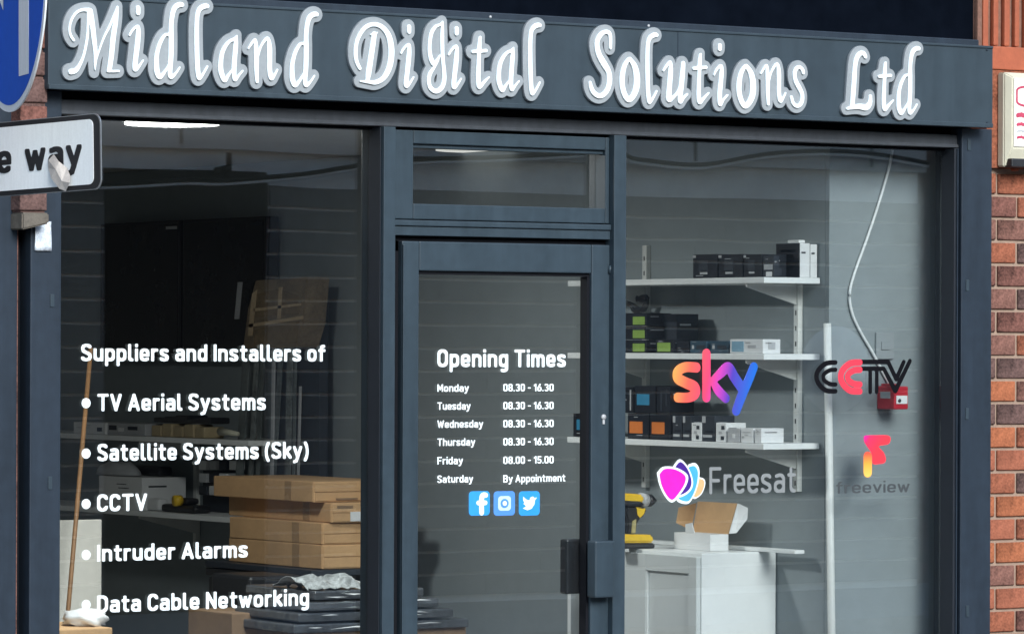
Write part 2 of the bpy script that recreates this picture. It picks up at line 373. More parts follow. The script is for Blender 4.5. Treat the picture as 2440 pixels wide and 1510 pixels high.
def text_fit(name, s, px0, px1, pbase, pcap, Y, m, parent, w=0.078, thick=0.0008):
    lps, L = text_loops(s, w)
    a = at(px0, pbase, Y); b = at(px1, pbase, Y); c = at(px0, pcap, Y)
    x0 = min(q[0] for l in lps for q in l); x1 = max(q[0] for l in lps for q in l)
    kx = (b.x - a.x) / (x1 - x0); kz = c.z - a.z
    return solid(name, [[(a.x + (q[0] - x0) * kx, a.z + q[1] * kz) for q in l] for l in lps], Y, thick, m, parent)
def letters_fit(s, px0, px1, pbase, pcap, Y, m, parent, w=0.083, gap=0.105):
    cells = []; x = w
    for ch in s:
        if ch == ' ': x += 0.27; continue
        cells.append((glyph_loops(ch, w), x)); x += GLY[ch][1] + 2 * w + gap
    a = at(px0, pbase, Y); b = at(px1, pbase, Y); c = at(px0, pcap, Y)
    x0 = min(q[0] + xo for l, xo in cells for e in l for q in e); x1 = max(q[0] + xo for l, xo in cells for e in l for q in e)
    kx = (b.x - a.x) / (x1 - x0); kz = c.z - a.z
    for l, xo in cells: solid('letter', [[(a.x + (q[0] + xo - x0) * kx, a.z + q[1] * kz) for q in e] for e in l], Y, 0.0008, m, parent)
def px_poly(pts, zoom, org, Y, n=0):
    v = [at(org[0] + x / zoom, org[1] + y / zoom, Y) for x, y in pts]
    if n:
        v = smooth_pts(v + [v[0]], n)[:-1]
    return [(p.x, p.z) for p in v]
def zz(px, py, Y): return at(px, py, Y).z
def xx(px, Y, py=800): return at(px, py, Y).x

# ------------------------------------------------------------------ setting: ground and building shell
YN = 0.14                                 # face of the short return wall beside the window
XW = xx(1975, YN)                       # side wall of the shop that carries the shelves
YB = 5.7                                  # back wall
XL = -2.6
tag(box('pavement', -14, 16, -2.4, 0.02, -0.30, 0.0, PAVE), kind='structure')
tag(box('kerb', -14, 16, -2.53, -2.402, -0.30, 0.002, STONE, bev=0.015), kind='structure')
tag(box('road', -14, 24, -10.4, -2.532, -0.30, -0.11, ASPH), kind='structure')
tag(box('pavement_opposite', -14, 24, -13.6, -10.402, -0.30, 0.0, PAVE), kind='structure')
tag(box('ground', -120, 120, -120, 120, -0.60, -0.302, ASPH), kind='structure')
tag(box('floor', XL - 0.1, 3.2, 0.03, YB + 0.2, -0.30, 0.02, FLOORM), kind='structure')
CZ = 2.42
tag(box('ceiling', XL, XW + 0.9, 0.06, YB, CZ, CZ + 0.1, CEIL), kind='structure')
XJ = xx(2285, YN)
tag(box('wall_side', XW, XW + 0.12, YN + 0.021, YB, 0.021, CZ - 0.002, GREYWALL), kind='structure')
tag(box('wall_return', XW, XJ + 0.2, YN, YN + 0.019, 0.021, CZ - 0.002, GREYWALL), kind='structure')
tag(box('wall_right_jamb', XJ, XJ + 0.2, 0.05, YN - 0.002, 0.021, CZ - 0.002, GREYWALL), kind='structure')
tag(box('wall_back', XL, XW + 0.12, YB + 0.002, YB + 0.12, 0.021, CZ - 0.002, CREAMWALL), kind='structure')
tag(box('wall_left', XL - 0.12, XL - 0.002, 0.03, YB, 0.021, CZ - 0.002, GREYWALL), kind='structure')
tag(box('wall_upper', -8.0, 9.0, 0.03, YB + 0.2, CZ + 0.11, 6.2, BRICKS[2]), kind='structure')
tag(box('wall_party', XJ + 0.201, 9.0, 0.05, YB + 0.2, 0.0, CZ + 0.10, BRICKS[2]), kind='structure')
tag(box('wall_neighbour', -8.0, XL - 0.13, 0.03, YB + 0.2, 0.0, CZ + 0.10, FRAME), kind='structure')

# ------------------------------------------------------------------ shopfront
YF = -0.075                               # face of posts and pilasters
YD = -0.050                               # face of door leaf
YR = -0.055                               # face of shutter rail
shop = thing('shopfront', 'anthracite grey metal shopfront with two big windows and a glazed door', 'shopfront', (xx(1220, 0), 0, 0))
zf0, zslot, zrail = zz(1230, 255, -0.14), zz(1230, 281, -0.03), zz(1230, 308, YR)
zg = zz(1230, 322, 0.0)
xl0, xl1 = xx(72, YF), xx(145, YF)
xr0, xr1 = xx(2290, YF), xx(2362, YF)
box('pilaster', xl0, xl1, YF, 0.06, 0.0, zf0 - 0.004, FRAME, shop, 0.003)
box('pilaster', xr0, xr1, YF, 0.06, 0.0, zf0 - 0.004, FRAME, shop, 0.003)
box('shutter_slot', xl1 + 0.001, xr0 - 0.001, -0.02, 0.05, zslot - 0.01, zf0 + 0.12, BLACK, shop)  # solid black fill: shade of the recessed slot put into its colour
box('shutter_rail', xl1 + 0.0015, xr0 - 0.0015, YR, -0.021, zrail, zslot, RAILM, shop, 0.004)
box('shutter_lip', xl1 + 0.002, xr0 - 0.002, YR - 0.006, -0.022, zrail - 0.006, zrail + 0.004, RAILM, shop, 0.002)
box('head_gasket', xl1 + 0.001, xr0 - 0.001, -0.015, 0.05, zg, zslot - 0.012, BLACK, shop)
# guide channel beside the right pilaster, thin dark strip beside the door post
box('guide_channel', xr0 - 0.020, xr0 - 0.002, -0.062, 0.009, 0.0, zrail - 0.008, EDGE, shop, 0.002)
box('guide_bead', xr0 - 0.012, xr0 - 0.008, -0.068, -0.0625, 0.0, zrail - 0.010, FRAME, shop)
xp0, xp1, xp2, xp3 = xx(913, YF), xx(941, YF), xx(1462, YF), xx(1491, YF)
box('door_post', xp0, xp1, YF, 0.05, 0.0, zrail - 0.008, DOORF, shop, 0.002)
box('door_post', xp2, xp3, YF, 0.05, 0.0, zrail - 0.008, DOORF, shop, 0.002)
box('post_side_strip', xp0 - 0.004, xp0 - 0.001, -0.060, 0.009, 0.0, zrail - 0.009, EDGE, shop)
# small slotted fixings on the pilasters
for px, py in ((124, 716), (119, 1150), (2305, 680), (2304, 985), (2305, 1455), (2309, 345)):
    q = at(px, py, YF - 0.0015)
    box('fixing', q.x - 0.006, q.x + 0.006, YF - 0.003, YF - 0.0003, q.z - 0.018, q.z + 0.018, FRAME2, shop, 0.002)
# window panes
lp = box('window_pane', xl1 + 0.001, xp0 - 0.005, 0.0, 0.008, 0.35, zg - 0.001, GLASS, shop)
rp = box('window_pane', xp3 + 0.001, xr0 - 0.021, 0.0, 0.008, 0.35, zg - 0.001, GLASS, shop)
for a, b in ((xl1 + 0.001, xp0 - 0.005), (xp3 + 0.001, xr0 - 0.021)):
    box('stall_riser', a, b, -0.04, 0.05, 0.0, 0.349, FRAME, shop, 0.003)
# transom light
tz0, tz1 = zz(1210, 545, YD), zz(1210, 319, YD)
tl = {'x0': xp1 + 0.001, 'x1': xp2 - 0.001}
gx0, gx1, gz0, gz1 = xx(983, YD), xx(1441, YD), zz(1210, 491, YD), zz(1210, 350, YD)
fan = box('transom_light', tl['x0'], gx0, YD, 0.04, tz0 + 0.022, tz1, DOORF, shop, 0.003)
box('sash_stile', gx1, tl['x1'], YD, 0.04, tz0 + 0.022, tz1, DOORF, fan, 0.003)
box('sash_rail', gx0 + 0.0005, gx1 - 0.0005, YD, 0.04, tz0 + 0.022, gz0, DOORF, fan, 0.003)
box('sash_rail', gx0 + 0.0005, gx1 - 0.0005, YD, 0.04, gz1, tz1, DOORF, fan, 0.003)
box('sash_bead', gx0 + 0.001, gx1 - 0.001, YD + 0.012, 0.0, gz1 - 0.012, gz1 - 0.0005, DOORF, fan, 0.002)
box('transom_pane', gx0 + 0.0005, gx1 - 0.0005, 0.0, 0.008, gz0 + 0.0005, gz1 - 0.0005, GLASS2, fan)
box('transom_bar', tl['x0'], tl['x1'], YD - 0.006, 0.04, zz(1210, 566, YD), tz0, DOORF, shop, 0.002)
box('transom_bead', tl['x0'], tl['x1'], YD - 0.012, 0.03, tz0 + 0.002, tz0 + 0.019, DOORF, shop, 0.003)
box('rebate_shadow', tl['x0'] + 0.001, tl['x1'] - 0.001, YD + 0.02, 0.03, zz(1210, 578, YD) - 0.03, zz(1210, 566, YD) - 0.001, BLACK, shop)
# ---- door leaf
dx0, dx1, dz1 = xx(957, YD), xx(1454, YD), zz(1210, 579, YD)
ddx0, ddx1, ddz1 = xx(998, YD), xx(1409, YD), zz(1210, 648, YD)
door = box('door', dx0, ddx0, YD, 0.0, 0.01, dz1, DOORF, shop, 0.004)
box('stile', ddx1, dx1, YD, 0.0, 0.01, dz1, DOORF, door, 0.004)
box('rail', ddx0 + 0.0005, ddx1 - 0.0005, YD + 0.0005, 0.0, ddz1, dz1, DOORF, door, 0.004)
box('rail', ddx0 + 0.0005, ddx1 - 0.0005, YD + 0.0005, 0.0, 0.01, 0.25, DOORF, door, 0.004)
box('glazing_gasket', ddx0 + 0.0005, ddx1 - 0.0005, YD + 0.012, -0.004, ddz1 - 0.010, ddz1 - 0.0005, BLACK, door)
box('glazing_gasket', ddx1 - 0.010, ddx1 - 0.0005, YD + 0.010, -0.004, 0.251, ddz1 - 0.011, BLACK, door)
box('door_pane', ddx0 + 0.0005, ddx1 - 0.0005, -0.012, -0.005, 0.2505, ddz1 - 0.0005, GLASS2, door)
box('weather_strip', dx1 + 0.0008, xp2 - 0.0008, -0.03, 0.0, 0.01, dz1, BLACK, door)
box('weather_strip', xp1 + 0.0008, dx0 - 0.0008, -0.03, 0.0, 0.01, dz1, BLACK, door)
box('edge_bead', dx1 - 0.004, dx1 + 0.002, YD - 0.005, YD + 0.004, 0.01, zz(1453, 655, YD), WHITEM, door, 0.001)
box('edge_bead', dx0 + 0.001, dx0 + 0.009, YD - 0.006, YD + 0.004, 0.01, dz1 - 0.01, DOORF, door, 0.002)
hx0, hx1, hz0, hz1 = xx(1400, YD), xx(1447, YD), zz(1424, 1421, YD), zz(1424, 1286, YD)
box('handle_plate', hx0, hx1, YD - 0.045, YD - 0.0005, hz0, hz1, DOORF, door, 0.006)
box('lock_case', xx(1353, 0.0), xx(1397, 0.0), 0.001, 0.04, zz(1375, 1414, 0), zz(1375, 1284, 0), DARKPL, door, 0.006)
q = at(1437, 993, YD)
cyl('lock_cylinder', (q.x, YD + 0.001, q.z), (0, -1, 0), 0.008, 0.006, GREYL, door)
box('lock_key_slot', q.x - 0.004, q.x + 0.004, YD - 0.004, YD - 0.0005, q.z - 0.022, q.z, GREYL, door, 0.002)
q = at(1453, 642, YD); cyl('hinge_pin', (q.x, YD - 0.002, q.z - 0.012), (0, 0, 1), 0.008, 0.024, DOORF, door)

# ---- lettering on the panes (white vinyl)
YV = -0.0008
for s, x0, x1, pb, pc in (('Suppliers and Installers of', 193, 775, 860, 819), ('TV Aerial Systems', 232, 633, 979, 938), ('Satellite Systems (Sky)', 232, 735, 1098, 1057),
                          ('CCTV', 231, 350, 1218, 1177), ('Intruder Alarms', 231, 590, 1337, 1297), ('Data Cable Networking', 231, 736, 1459, 1418)):
    letters_fit(s, x0, x1, pb, pc, YV, VINYL, lp)
for py in (960, 1080, 1200, 1321, 1440):
    q = at(205, py, YV); r = 0.0142
    solid('bullet', [[(q.x + r * math.cos(t), q.z + r * math.sin(t)) for t in [2 * math.pi * k / 20 for k in range(20)]]], YV, 0.0008, VINYL, lp)
YDV = -0.0128
letters_fit('Opening Times', 1042, 1348, 874, 832, YDV, VINYL, door)
rows = (('Monday', 1117, '08.30 - 16.30', 1319, 933), ('Tuesday', 1121, '08.30 - 16.30', 1319, 976), ('Wednesday', 1151, '08.30 - 16.30', 1319, 1019), ('Thursday', 1132, '08.30 - 16.30', 1319, 1062),
        ('Friday', 1103, '08.00 - 15.00', 1319, 1106), ('Saturday', 1127, 'By Appointment', 1347, 1150))
for a, xa, b, xb, pb in rows:
    text_fit('lettering', a, 1042, xa, pb, pb - 18, YDV, VINYL, door, w=0.078)
    text_fit('lettering', b, 1199, xb, pb - 1, pb - 19, YDV, VINYL, door, w=0.078)
ICONB = mat('icon_blue', (0.03, 0.30, 0.72), 0.4, var=0.05); ICONV = mat('icon_violet_blue', (0.08, 0.26, 0.70), 0.4, var=0.05)
def rrect(x0, z0, x1, z1, r):
    return [p for p in ring(0, 0, 1, 1, 0.18)] and [(x0 + (x1 - x0) * p[0], z0 + (z1 - z0) * p[1]) for p in ring(0, 0, 1, 1, r)[:-1]]
for k, (p0, p1) in enumerate(((1117, 1167), (1176, 1227), (1236, 1286))):
    a = at(p0, 1228, YDV); b = at(p1, 1169, YDV); w, h = b.x - a.x, b.z - a.z
    ic = solid('social_icon', [rrect(a.x, a.z, b.x, b.z, 0.16)], YDV, 0.0008, ICONV if k == 1 else ICONB, door)
    P = lambda u, v: (a.x + u * w, a.z + v * h)
    if k == 0:
        st = [[(*P(0.80, 0.83), 0.0075), (*P(0.68, 0.83), 0.0085), (*P(0.6, 0.70), 0.0085), (*P(0.6, 0.12), 0.0085)], [(*P(0.44, 0.52), 0.007), (*P(0.78, 0.52), 0.007)]]
        solid('icon_mark', contours([fine(st[0]), st[1]], 0, 0.0015), YDV - 0.0009, 0.0006, VINYL, door)
    elif k == 1:
        solid('icon_mark', [[P(u, v) for u, v in ring(0.2, 0.2, 0.8, 0.8, 0.14)[:-1]]], YDV - 0.0009, 0.0006, mat('pale_icon_blue', (0.50, 0.68, 0.86), 0.4, var=0.05), door)
        solid('icon_lens', [[P(0.5 + 0.19 * math.cos(t), 0.5 + 0.19 * math.sin(t)) for t in [2 * math.pi * j / 18 for j in range(18)]]], YDV - 0.0016, 0.0006, ICONV, door)
        solid('icon_dot', [[P(0.5 + 0.10 * math.cos(t), 0.5 + 0.10 * math.sin(t)) for t in [2 * math.pi * j / 14 for j in range(14)]]], YDV - 0.0023, 0.0006, VINYL, door)  # printed white dot at the icon's centre
    else:
        bird = [(0.18, 0.30), (0.40, 0.22), (0.60, 0.28), (0.74, 0.46), (0.76, 0.62), (0.86, 0.74), (0.74, 0.72), (0.66, 0.78), (0.54, 0.74), (0.50, 0.62), (0.36, 0.66), (0.20, 0.78), (0.20, 0.62), (0.27, 0.52), (0.20, 0.50), (0.34, 0.38)]
        solid('icon_mark', [[P(u, v) for u, v in bird]], YDV - 0.0009, 0.0006, VINYL, door)

# ---- printed logos on the right pane
Z2, O2 = 3.7745, (1450, 850)
skys = [[(790, 95, 37), (690, 92, 37), (625, 130, 39), (622, 190, 40), (690, 230, 40), (770, 270, 42), (778, 330, 40), (720, 364, 36), (622, 364, 36)],
        [(880, -28, 37), (880, 362, 37)], [(935, 215, 26), (1005, 150, 36), (1075, 95, 40), (1130, 180, 40), (1190, 268, 40)], [(935, 215, 26), (985, 300, 36), (1055, 372, 34)],
        [(1305, 92, 36), (1262, 200, 38), (1205, 330, 40), (1148, 482, 37)]]
skym = ramp_mat('sunset_gradient_print', at(1600, 880, YV), at(1795, 930, YV), ((0, (0.80, 0.34, 0.07)), (0.22, (0.76, 0.10, 0.07)), (0.44, (0.72, 0.05, 0.13)), (0.58, (0.48, 0.045, 0.36)), (0.72, (0.07, 0.04, 0.36)), (0.98, (0.010, 0.12, 0.50))))
lg = contours([fine(s) for s in brush(skys, Z2, O2, YV)], 0.0, 0.002)
solid('gradient_logo', lg, YV, 0.0008, skym, rp)['label'] = 'sky logo in an orange to blue gradient'
petals = [((790, 1085), (850, 1100), (862, 1150), (830, 1230), (770, 1265), (770, 1190)), ((715, 985), (770, 970), (805, 1020), (800, 1120), (770, 1220), (720, 1300), (650, 1295), (625, 1260), (690, 1200), (720, 1100)),
          ((585, 1000), (640, 935), (700, 985), (742, 1080), (745, 1160), (700, 1220), (620, 1245), (600, 1150)), ((450, 1050), (500, 1000), (600, 1005), (690, 1060), (692, 1130), (640, 1220), (575, 1290), (520, 1250), (470, 1150))]
pcol = [mat('peach_print', (0.80, 0.42, 0.20), 0.4), mat('cyan_print', (0.06, 0.36, 0.72), 0.4), mat('indigo_print', (0.05, 0.01, 0.22), 0.4), mat('magenta_print', (0.86, 0.01, 0.44), 0.4)]
for k, pl in enumerate(petals):
    c = [sum(p[0] for p in pl) / len(pl), sum(p[1] for p in pl) / len(pl)]
    y0 = YV - 0.0012 * k
    grow = [(c[0] + (x - c[0]) * 1.13, c[1] + (y - c[1]) * 1.10) for x, y in pl]; inn = [(c[0] + (x - c[0]) * 0.95, c[1] + (y - c[1]) * 0.95) for x, y in pl]
    solid('petal_border', [px_poly(grow, Z2, O2, y0, 5)], y0, 0.0005, VINYL, rp)
    solid('petal', [px_poly(inn, Z2, O2, y0, 5)], y0 - 0.0006, 0.0005, pcol[k], rp)
letters_fit('Freesat', 1690, 1896, 1178, 1111, YV, mat('grey_vinyl', (0.21, 0.225, 0.225), 0.5, var=0.03), rp, w=0.06)
Z3, O3 = 3.3556, (1900, 800)
INK = mat('black_vinyl', (0.004, 0.004, 0.006), 0.8, spec=0.1); REDV = mat('red_vinyl', (0.80, 0.04, 0.07), 0.4, var=0.03)
cb = [[(305, 212, 15), (230, 220, 16), (172, 268, 17), (152, 325, 17), (172, 385, 17), (230, 436, 16), (305, 442, 15)], [(305, 270, 14), (260, 274, 14), (218, 300, 14), (206, 328, 14), (218, 358, 14), (260, 384, 14), (305, 388, 14)]]
solid('striped_logo', contours([fine(s) for s in brush(cb, Z3, O3, YV)], 0, 0.0018), YV, 0.0008, INK, rp)
cr = [[(x + 193, y, w + 5) for x, y, w in cb[0]], [(x + 193, y, w + 6) for x, y, w in cb[1]]]
solid('striped_logo', contours([fine(s) for s in brush(cr, Z3, O3, YV)], 0, 0.0018), YV - 0.001, 0.0008, REDV, rp)
tv = [[(518, 208, 15), (725, 208, 15), (790, 345, 15), (850, 208, 14)], [(518, 262, 14), (690, 262, 14), (783, 438, 17), (900, 200, 14)], [(582, 262, 14), (582, 448, 14)], [(634, 262, 14), (634, 448, 14)]]
solid('striped_logo', contours(brush(tv, Z3, O3, YV), 0, 0.0018), YV, 0.0008, INK, rp)
fr = [(530, 806), (548, 795), (630, 793), (715, 793), (742, 812), (737, 850), (712, 868), (648, 882), (688, 930), (706, 985), (692, 1014), (655, 1022), (600, 1020), (592, 940), (536, 852)]
fm = ramp_mat('ribbon_print', at(2055, 1040, YV), at(2085, 1075, YV), ((0, (0.85, 0.01, 0.35)), (0.35, (0.90, 0.03, 0.10)), (1, (0.92, 0.04, 0.06))))
solid('ribbon_logo', [px_poly(fr, Z3, O3, YV, 3)], YV - 0.001, 0.0008, fm, rp)
fo = [[(562, 965, 33), (562, 1088, 33)]]
solid('ribbon_logo', contours(brush(fo, Z3, O3, YV), 0, 0.0018), YV, 0.0008, ramp_mat('ribbon_stem_print', at(2067, 1080, YV), at(2067, 1130, YV), ((0, (0.92, 0.09, 0.05)), (0.5, (1.0, 0.36, 0.05)), (1, (1.0, 0.50, 0.10)))), rp)
letters_fit('freeview', 1992, 2167, 1176, 1146, YV, mat('dark_grey_vinyl', (0.045, 0.052, 0.056), 0.5, var=0.05), rp, w=0.06)

# ------------------------------------------------------------------ fascia sign with raised script letters
YS = -0.14
sign = thing('fascia_sign', 'long dark grey fascia sign with raised white script lettering above the shop', 'sign', (xx(1220, YS), YS, zf0))
fx0, fx1, fz1 = xx(112, YS), xx(2363, YS), zz(2340, 110, YS)
box('panel', fx0, fx1, YS, 0.028, zf0, fz1, FRAME2, sign, 0.003)
tx1 = xx(2325, -0.10)
box('top_trim', fx0, tx1, YS + 0.03, 0.0295, fz1 + 0.0005, fz1 + 0.022, FRAME, sign, 0.003)
box('top_lip', fx0 + 0.001, fx1 - 0.001, YS - 0.004, YS + 0.01, fz1 - 0.007, fz1 + 0.001, FRAME2, sign, 0.002)
box('bottom_lip', fx0 + 0.001, fx1 - 0.001, YS - 0.004, YS + 0.02, zf0 - 0.004, zf0 + 0.010, FRAME2, sign, 0.002)
q = at(1615, 150, YS)
box('panel_joint', q.x - 0.0012, q.x + 0.0012, YS - 0.0012, YS - 0.0001, zf0 + 0.011, fz1 - 0.008, FRAME, sign)
for px, py in ((2351, 119), (2351, 293), (1168, 41), (1545, 62)):
    q = at(px, py, YS); cyl('screw', (q.x, YS + 0.001, q.z), (0, -1, 0), 0.004, 0.003, GREYL if px < 2000 else FRAME, sign, 12)
Z = {1: (6.567, (140, 0)), 2: (6.565, (430, 0)), 3: (7.192, (820, 30)), 4: (7.192, (1050, 30)), 5: (6.564, (1380, 50)), 6: (7.55, (1640, 80)), 7: (6.865, (1990, 80))}
LET = {
 'M': (1, None, [[(190, 640, 32), (140, 560, 31), (124, 450, 28), (155, 320, 28), (225, 215, 29), (320, 165, 32), (430, 165, 40)],
       [(425, 175, 40), (412, 400, 30), (400, 600, 30), (352, 850, 30), (290, 1010, 34), (220, 1110, 45), (145, 1130, 52)],
       [(450, 180, 46), (480, 400, 50), (510, 650, 46), (530, 850, 40), (525, 1000, 30), (520, 1140, 14)], [(525, 1000, 22), (580, 820, 22), (660, 600, 25), (760, 400, 28), (872, 110, 20)],
       [(880, 105, 18), (850, 300, 44), (805, 600, 50), (775, 900, 48), (745, 1100, 46)], [(720, 1125, 27), (895, 1120, 28)]]),
 'i': (1, (1195, 172), [[(1195, 132, 44), (1195, 212, 44)], [(1058, 565, 25), (1110, 480, 28), (1190, 420, 32), (1196, 520, 46), (1182, 700, 50), (1158, 900, 48), (1142, 1060, 48), (1160, 1095, 40), (1222, 1030, 27), (1275, 950, 22)]]),
 'd': (1, (1870, 80), [[(1885, 85, 42), (1840, 82, 46), (1775, 125, 46), (1735, 220, 45), (1712, 400, 45), (1712, 600, 48), (1708, 900, 48), (1692, 1130, 46), (1712, 1215, 40), (1790, 1150, 26), (1850, 1060, 22)],
       [(1700, 560, 28), (1622, 555, 32), (1540, 680, 38), (1490, 850, 42), (1482, 1000, 48), (1492, 1130, 52), (1532, 1215, 44), (1600, 1150, 32), (1680, 1020, 26), (1700, 900, 22)]]),
 'l': (2, (360, 110), [[(375, 108, 40), (335, 105, 46), (265, 140, 44), (222, 220, 42), (206, 400, 44), (206, 700, 46), (215, 1000, 46), (230, 1180, 46), (248, 1235, 36), (310, 1160, 28), (375, 1045, 24)]]),
 'a': (2, (850, 550), [[(846, 556, 14), (800, 618, 32), (720, 655, 32), (650, 740, 38), (602, 850, 42), (582, 1000, 46), (588, 1130, 50), (642, 1262, 44), (700, 1190, 30), (770, 1090, 24), (790, 980, 20)],
       [(836, 565, 18), (818, 700, 44), (802, 900, 46), (790, 1100, 46), (802, 1250, 40), (860, 1195, 27), (932, 1110, 22)]]),
 'n': (2, (1010, 770), [[(1012, 770, 22), (1080, 670, 28), (1122, 628, 28), (1130, 720, 42), (1140, 900, 46), (1140, 1100, 42), (1150, 1285, 36)],
       [(1165, 880, 26), (1205, 745, 26), (1270, 640, 30), (1320, 612, 34), (1342, 750, 48), (1346, 950, 46), (1346, 1100, 46), (1372, 1230, 44), (1430, 1170, 27), (1470, 1095, 22)]]),
 'D': (3, None, [[(215, 965, 38), (160, 850, 42), (140, 700, 43), (160, 520, 41), (230, 360, 41), (330, 250, 42), (450, 212, 42), (570, 242, 46), (670, 340, 52), (730, 480, 58), (755, 680, 60), (735, 880, 58), (680, 1040, 52), (600, 1150, 46), (480, 1205, 44), (380, 1200, 36), (220, 1185, 22)],
       [(462, 380, 50), (430, 600, 54), (392, 850, 55), (362, 1050, 55), (345, 1160, 42)], [(395, 390, 22), (520, 352, 22)]]),
 'g': (3, None, [[(1640, 155, 16), (1595, 215, 28), (1520, 245, 34), (1445, 350, 40), (1412, 520, 40), (1410, 680, 42), (1440, 820, 48), (1490, 890, 44), (1540, 825, 32), (1590, 740, 22)],
       [(1640, 155, 16), (1626, 300, 38), (1625, 550, 42), (1635, 800, 40), (1655, 1000, 42), (1660, 1150, 45), (1620, 1290, 45), (1520, 1358, 45), (1420, 1290, 45), (1395, 1160, 42), (1420, 1050, 40), (1480, 960, 32), (1560, 830, 22)]]),
 't': (4, (605, 670), [[(640, 412, 14), (618, 450, 34), (605, 600, 45), (596, 800, 42), (590, 1000, 46), (587, 1150, 48), (604, 1280, 44), (690, 1200, 32), (778, 1110, 22)], [(495, 680, 36), (725, 662, 36)]]),
 'S': (5, None, [[(440, 435, 28), (440, 300, 33), (425, 205, 36), (370, 178, 36), (300, 210, 40), (240, 300, 42), (228, 400, 46), (262, 540, 50), (340, 680, 54), (408, 800, 48), (424, 930, 48), (400, 1060, 44), (340, 1150, 42), (260, 1178, 42), (180, 1130, 42), (138, 1050, 40), (122, 970, 32)]]),
 'o': (5, (740, 600), [[(740, 600, 35), (815, 720, 50), (848, 880, 55), (840, 1050, 55), (790, 1180, 48), (720, 1238, 45), (660, 1160, 48), (622, 1020, 48), (622, 870, 48), (650, 730, 42), (700, 632, 35), (740, 600, 35)]]),
 'u': (5, None, [[(1264, 785, 23), (1320, 702, 27), (1376, 650, 28), (1376, 800, 45), (1360, 1000, 46), (1350, 1150, 48), (1354, 1235, 46), (1420, 1200, 30), (1490, 1120, 26), (1530, 1000, 24)], [(1575, 672, 40), (1560, 850, 45), (1540, 1050, 46), (1522, 1200, 44), (1530, 1270, 38), (1580, 1210, 27), (1640, 1150, 22)]]),
 'i2': (6, None, [[(508, 225, 44), (505, 285, 44)], [(402, 755, 24), (450, 655, 28), (530, 585, 32), (536, 700, 46), (520, 900, 48), (502, 1100, 50), (510, 1275, 44), (570, 1200, 28), (648, 1110, 24)]]),
 's': (6, None, [[(2010, 715, 36), (1990, 650, 38), (1930, 610, 35), (1872, 660, 40), (1852, 760, 42), (1880, 880, 46), (1940, 990, 46), (1988, 1100, 42), (1985, 1220, 42), (1940, 1298, 38), (1880, 1308, 38), (1822, 1250, 38), (1797, 1150, 35)]]),
 'L': (7, None, [[(440, 388, 35), (410, 335, 38), (350, 335, 40), (292, 420, 42), (266, 560, 42), (250, 800, 45), (236, 1000, 45), (222, 1180, 42)], [(140, 1235, 26), (250, 1208, 38), (350, 1200, 45), (450, 1215, 48), (510, 1150, 42), (520, 1030, 32)]])}
ORDER = [('M', 0, 0), ('i', 0, 0), ('d', 0, 0), ('l', 0, 0), ('a', 0, 0), ('n', 0, 0), ('d', 2, (2070, 230)), ('D', 0, 0), ('i', 3, (1060, 295)), ('g', 0, 0), ('i', 4, (220, 325)), ('t', 0, 0),
         ('a', 4, (1210, 590)), ('l', 4, (1630, 230)), ('S', 0, 0), ('o', 0, 0), ('l', 5, (1150, 230)), ('u', 0, 0), ('t', 6, (145, 625)), ('i2', 0, 0), ('o', 6, (985, 590)), ('n', 6, (1240, 730)), ('s', 0, 0), ('L', 0, 0), ('t', 7, (755, 700)), ('d', 7, (1300, 250))]
_let = {}
for k, (ch, zid, anc) in enumerate(ORDER):
    z0, a0, st = LET[ch]
    if ch not in _let:
        bs = [fine(s) for s in brush(st, Z[z0][0], Z[z0][1], YS)]
        _let[ch] = (contours(bs, -0.0028, 0.0022), contours(bs, 0.0128, 0.0028))
    dx = dz = 0.0
    if zid:
        p = at(Z[z0][1][0] + a0[0] / Z[z0][0], Z[z0][1][1] + a0[1] / Z[z0][0], YS); q = at(Z[zid][1][0] + anc[0] / Z[zid][0], Z[zid][1][1] + anc[1] / Z[zid][0], YS)
        dx, dz = q.x - p.x, q.z - p.z
    mv = lambda L: [[(u + dx, v + dz) for u, v in l] for l in L]
    st_y = (k % 2) * 0.0006
    rim = solid('letter', mv(_let[ch][1]), YS - 0.012 - st_y, 0.0118 + st_y, LETTERG, sign, 0.0008)
    solid('letter_face', mv(_let[ch][0]), YS - 0.018 - st_y, 0.0059, LETTERW, rim, 0.0005)

# panel above the fascia: the recess's shade put into its near-black colour
vx1 = xx(2322, 0.0, 40)
tag(box('upper_recess_panel', -2.2, vx1, -0.02, 0.0285, fz1 + 0.024, fz1 + 0.55, VOID), 'near-black panel for the shaded recess right above the lettered fascia sign', 'board')

# ------------------------------------------------------------------ right brick pier, terracotta and alarm box
YP = -0.030
pier = thing('brick_pier', 'red and purple brick pier right of the shopfront with fluted terracotta on top', 'brick wall', (xr1 + 0.25, 0.0, 0.0))
px0 = xr1 + 0.004; PXR = xr1 + 0.75
ztop = zz(2400, 403, YP)
box('mortar', px0, PXR, YP + 0.008, 0.045, 0.0, ztop, MORTAR, pier)
jA = xx(2423, YP); jB = xx(2375, YP)
_bm = {}
def brick_at(x0, x1, z0, m, parent, y=YP):
    key = (round(x1 - x0, 4), m.name)
    if key not in _bm:
        bm = bmesh.new(); bmesh.ops.create_cube(bm, size=1)
        for v in bm.verts: v.co = Vector((v.co.x * (x1 - x0), v.co.y * 0.06, v.co.z * 0.0645))
        bmesh.ops.bevel(bm, geom=bm.edges[:], offset=0.0025, segments=1, affect='EDGES')
        me = bpy.data.meshes.new('brick'); bm.to_mesh(me); bm.free(); me.materials.append(m); _bm[key] = me
    o = bpy.data.objects.new('brick', _bm[key]); COL.objects.link(o)
    o.location = ((x0 + x1) / 2, y + 0.03 + random.uniform(-0.0015, 0.0015), z0 + 0.0325); o.rotation_euler = (0, random.uniform(-0.006, 0.006), 0)
    return attach(o, parent)
COURSE = 0.0748
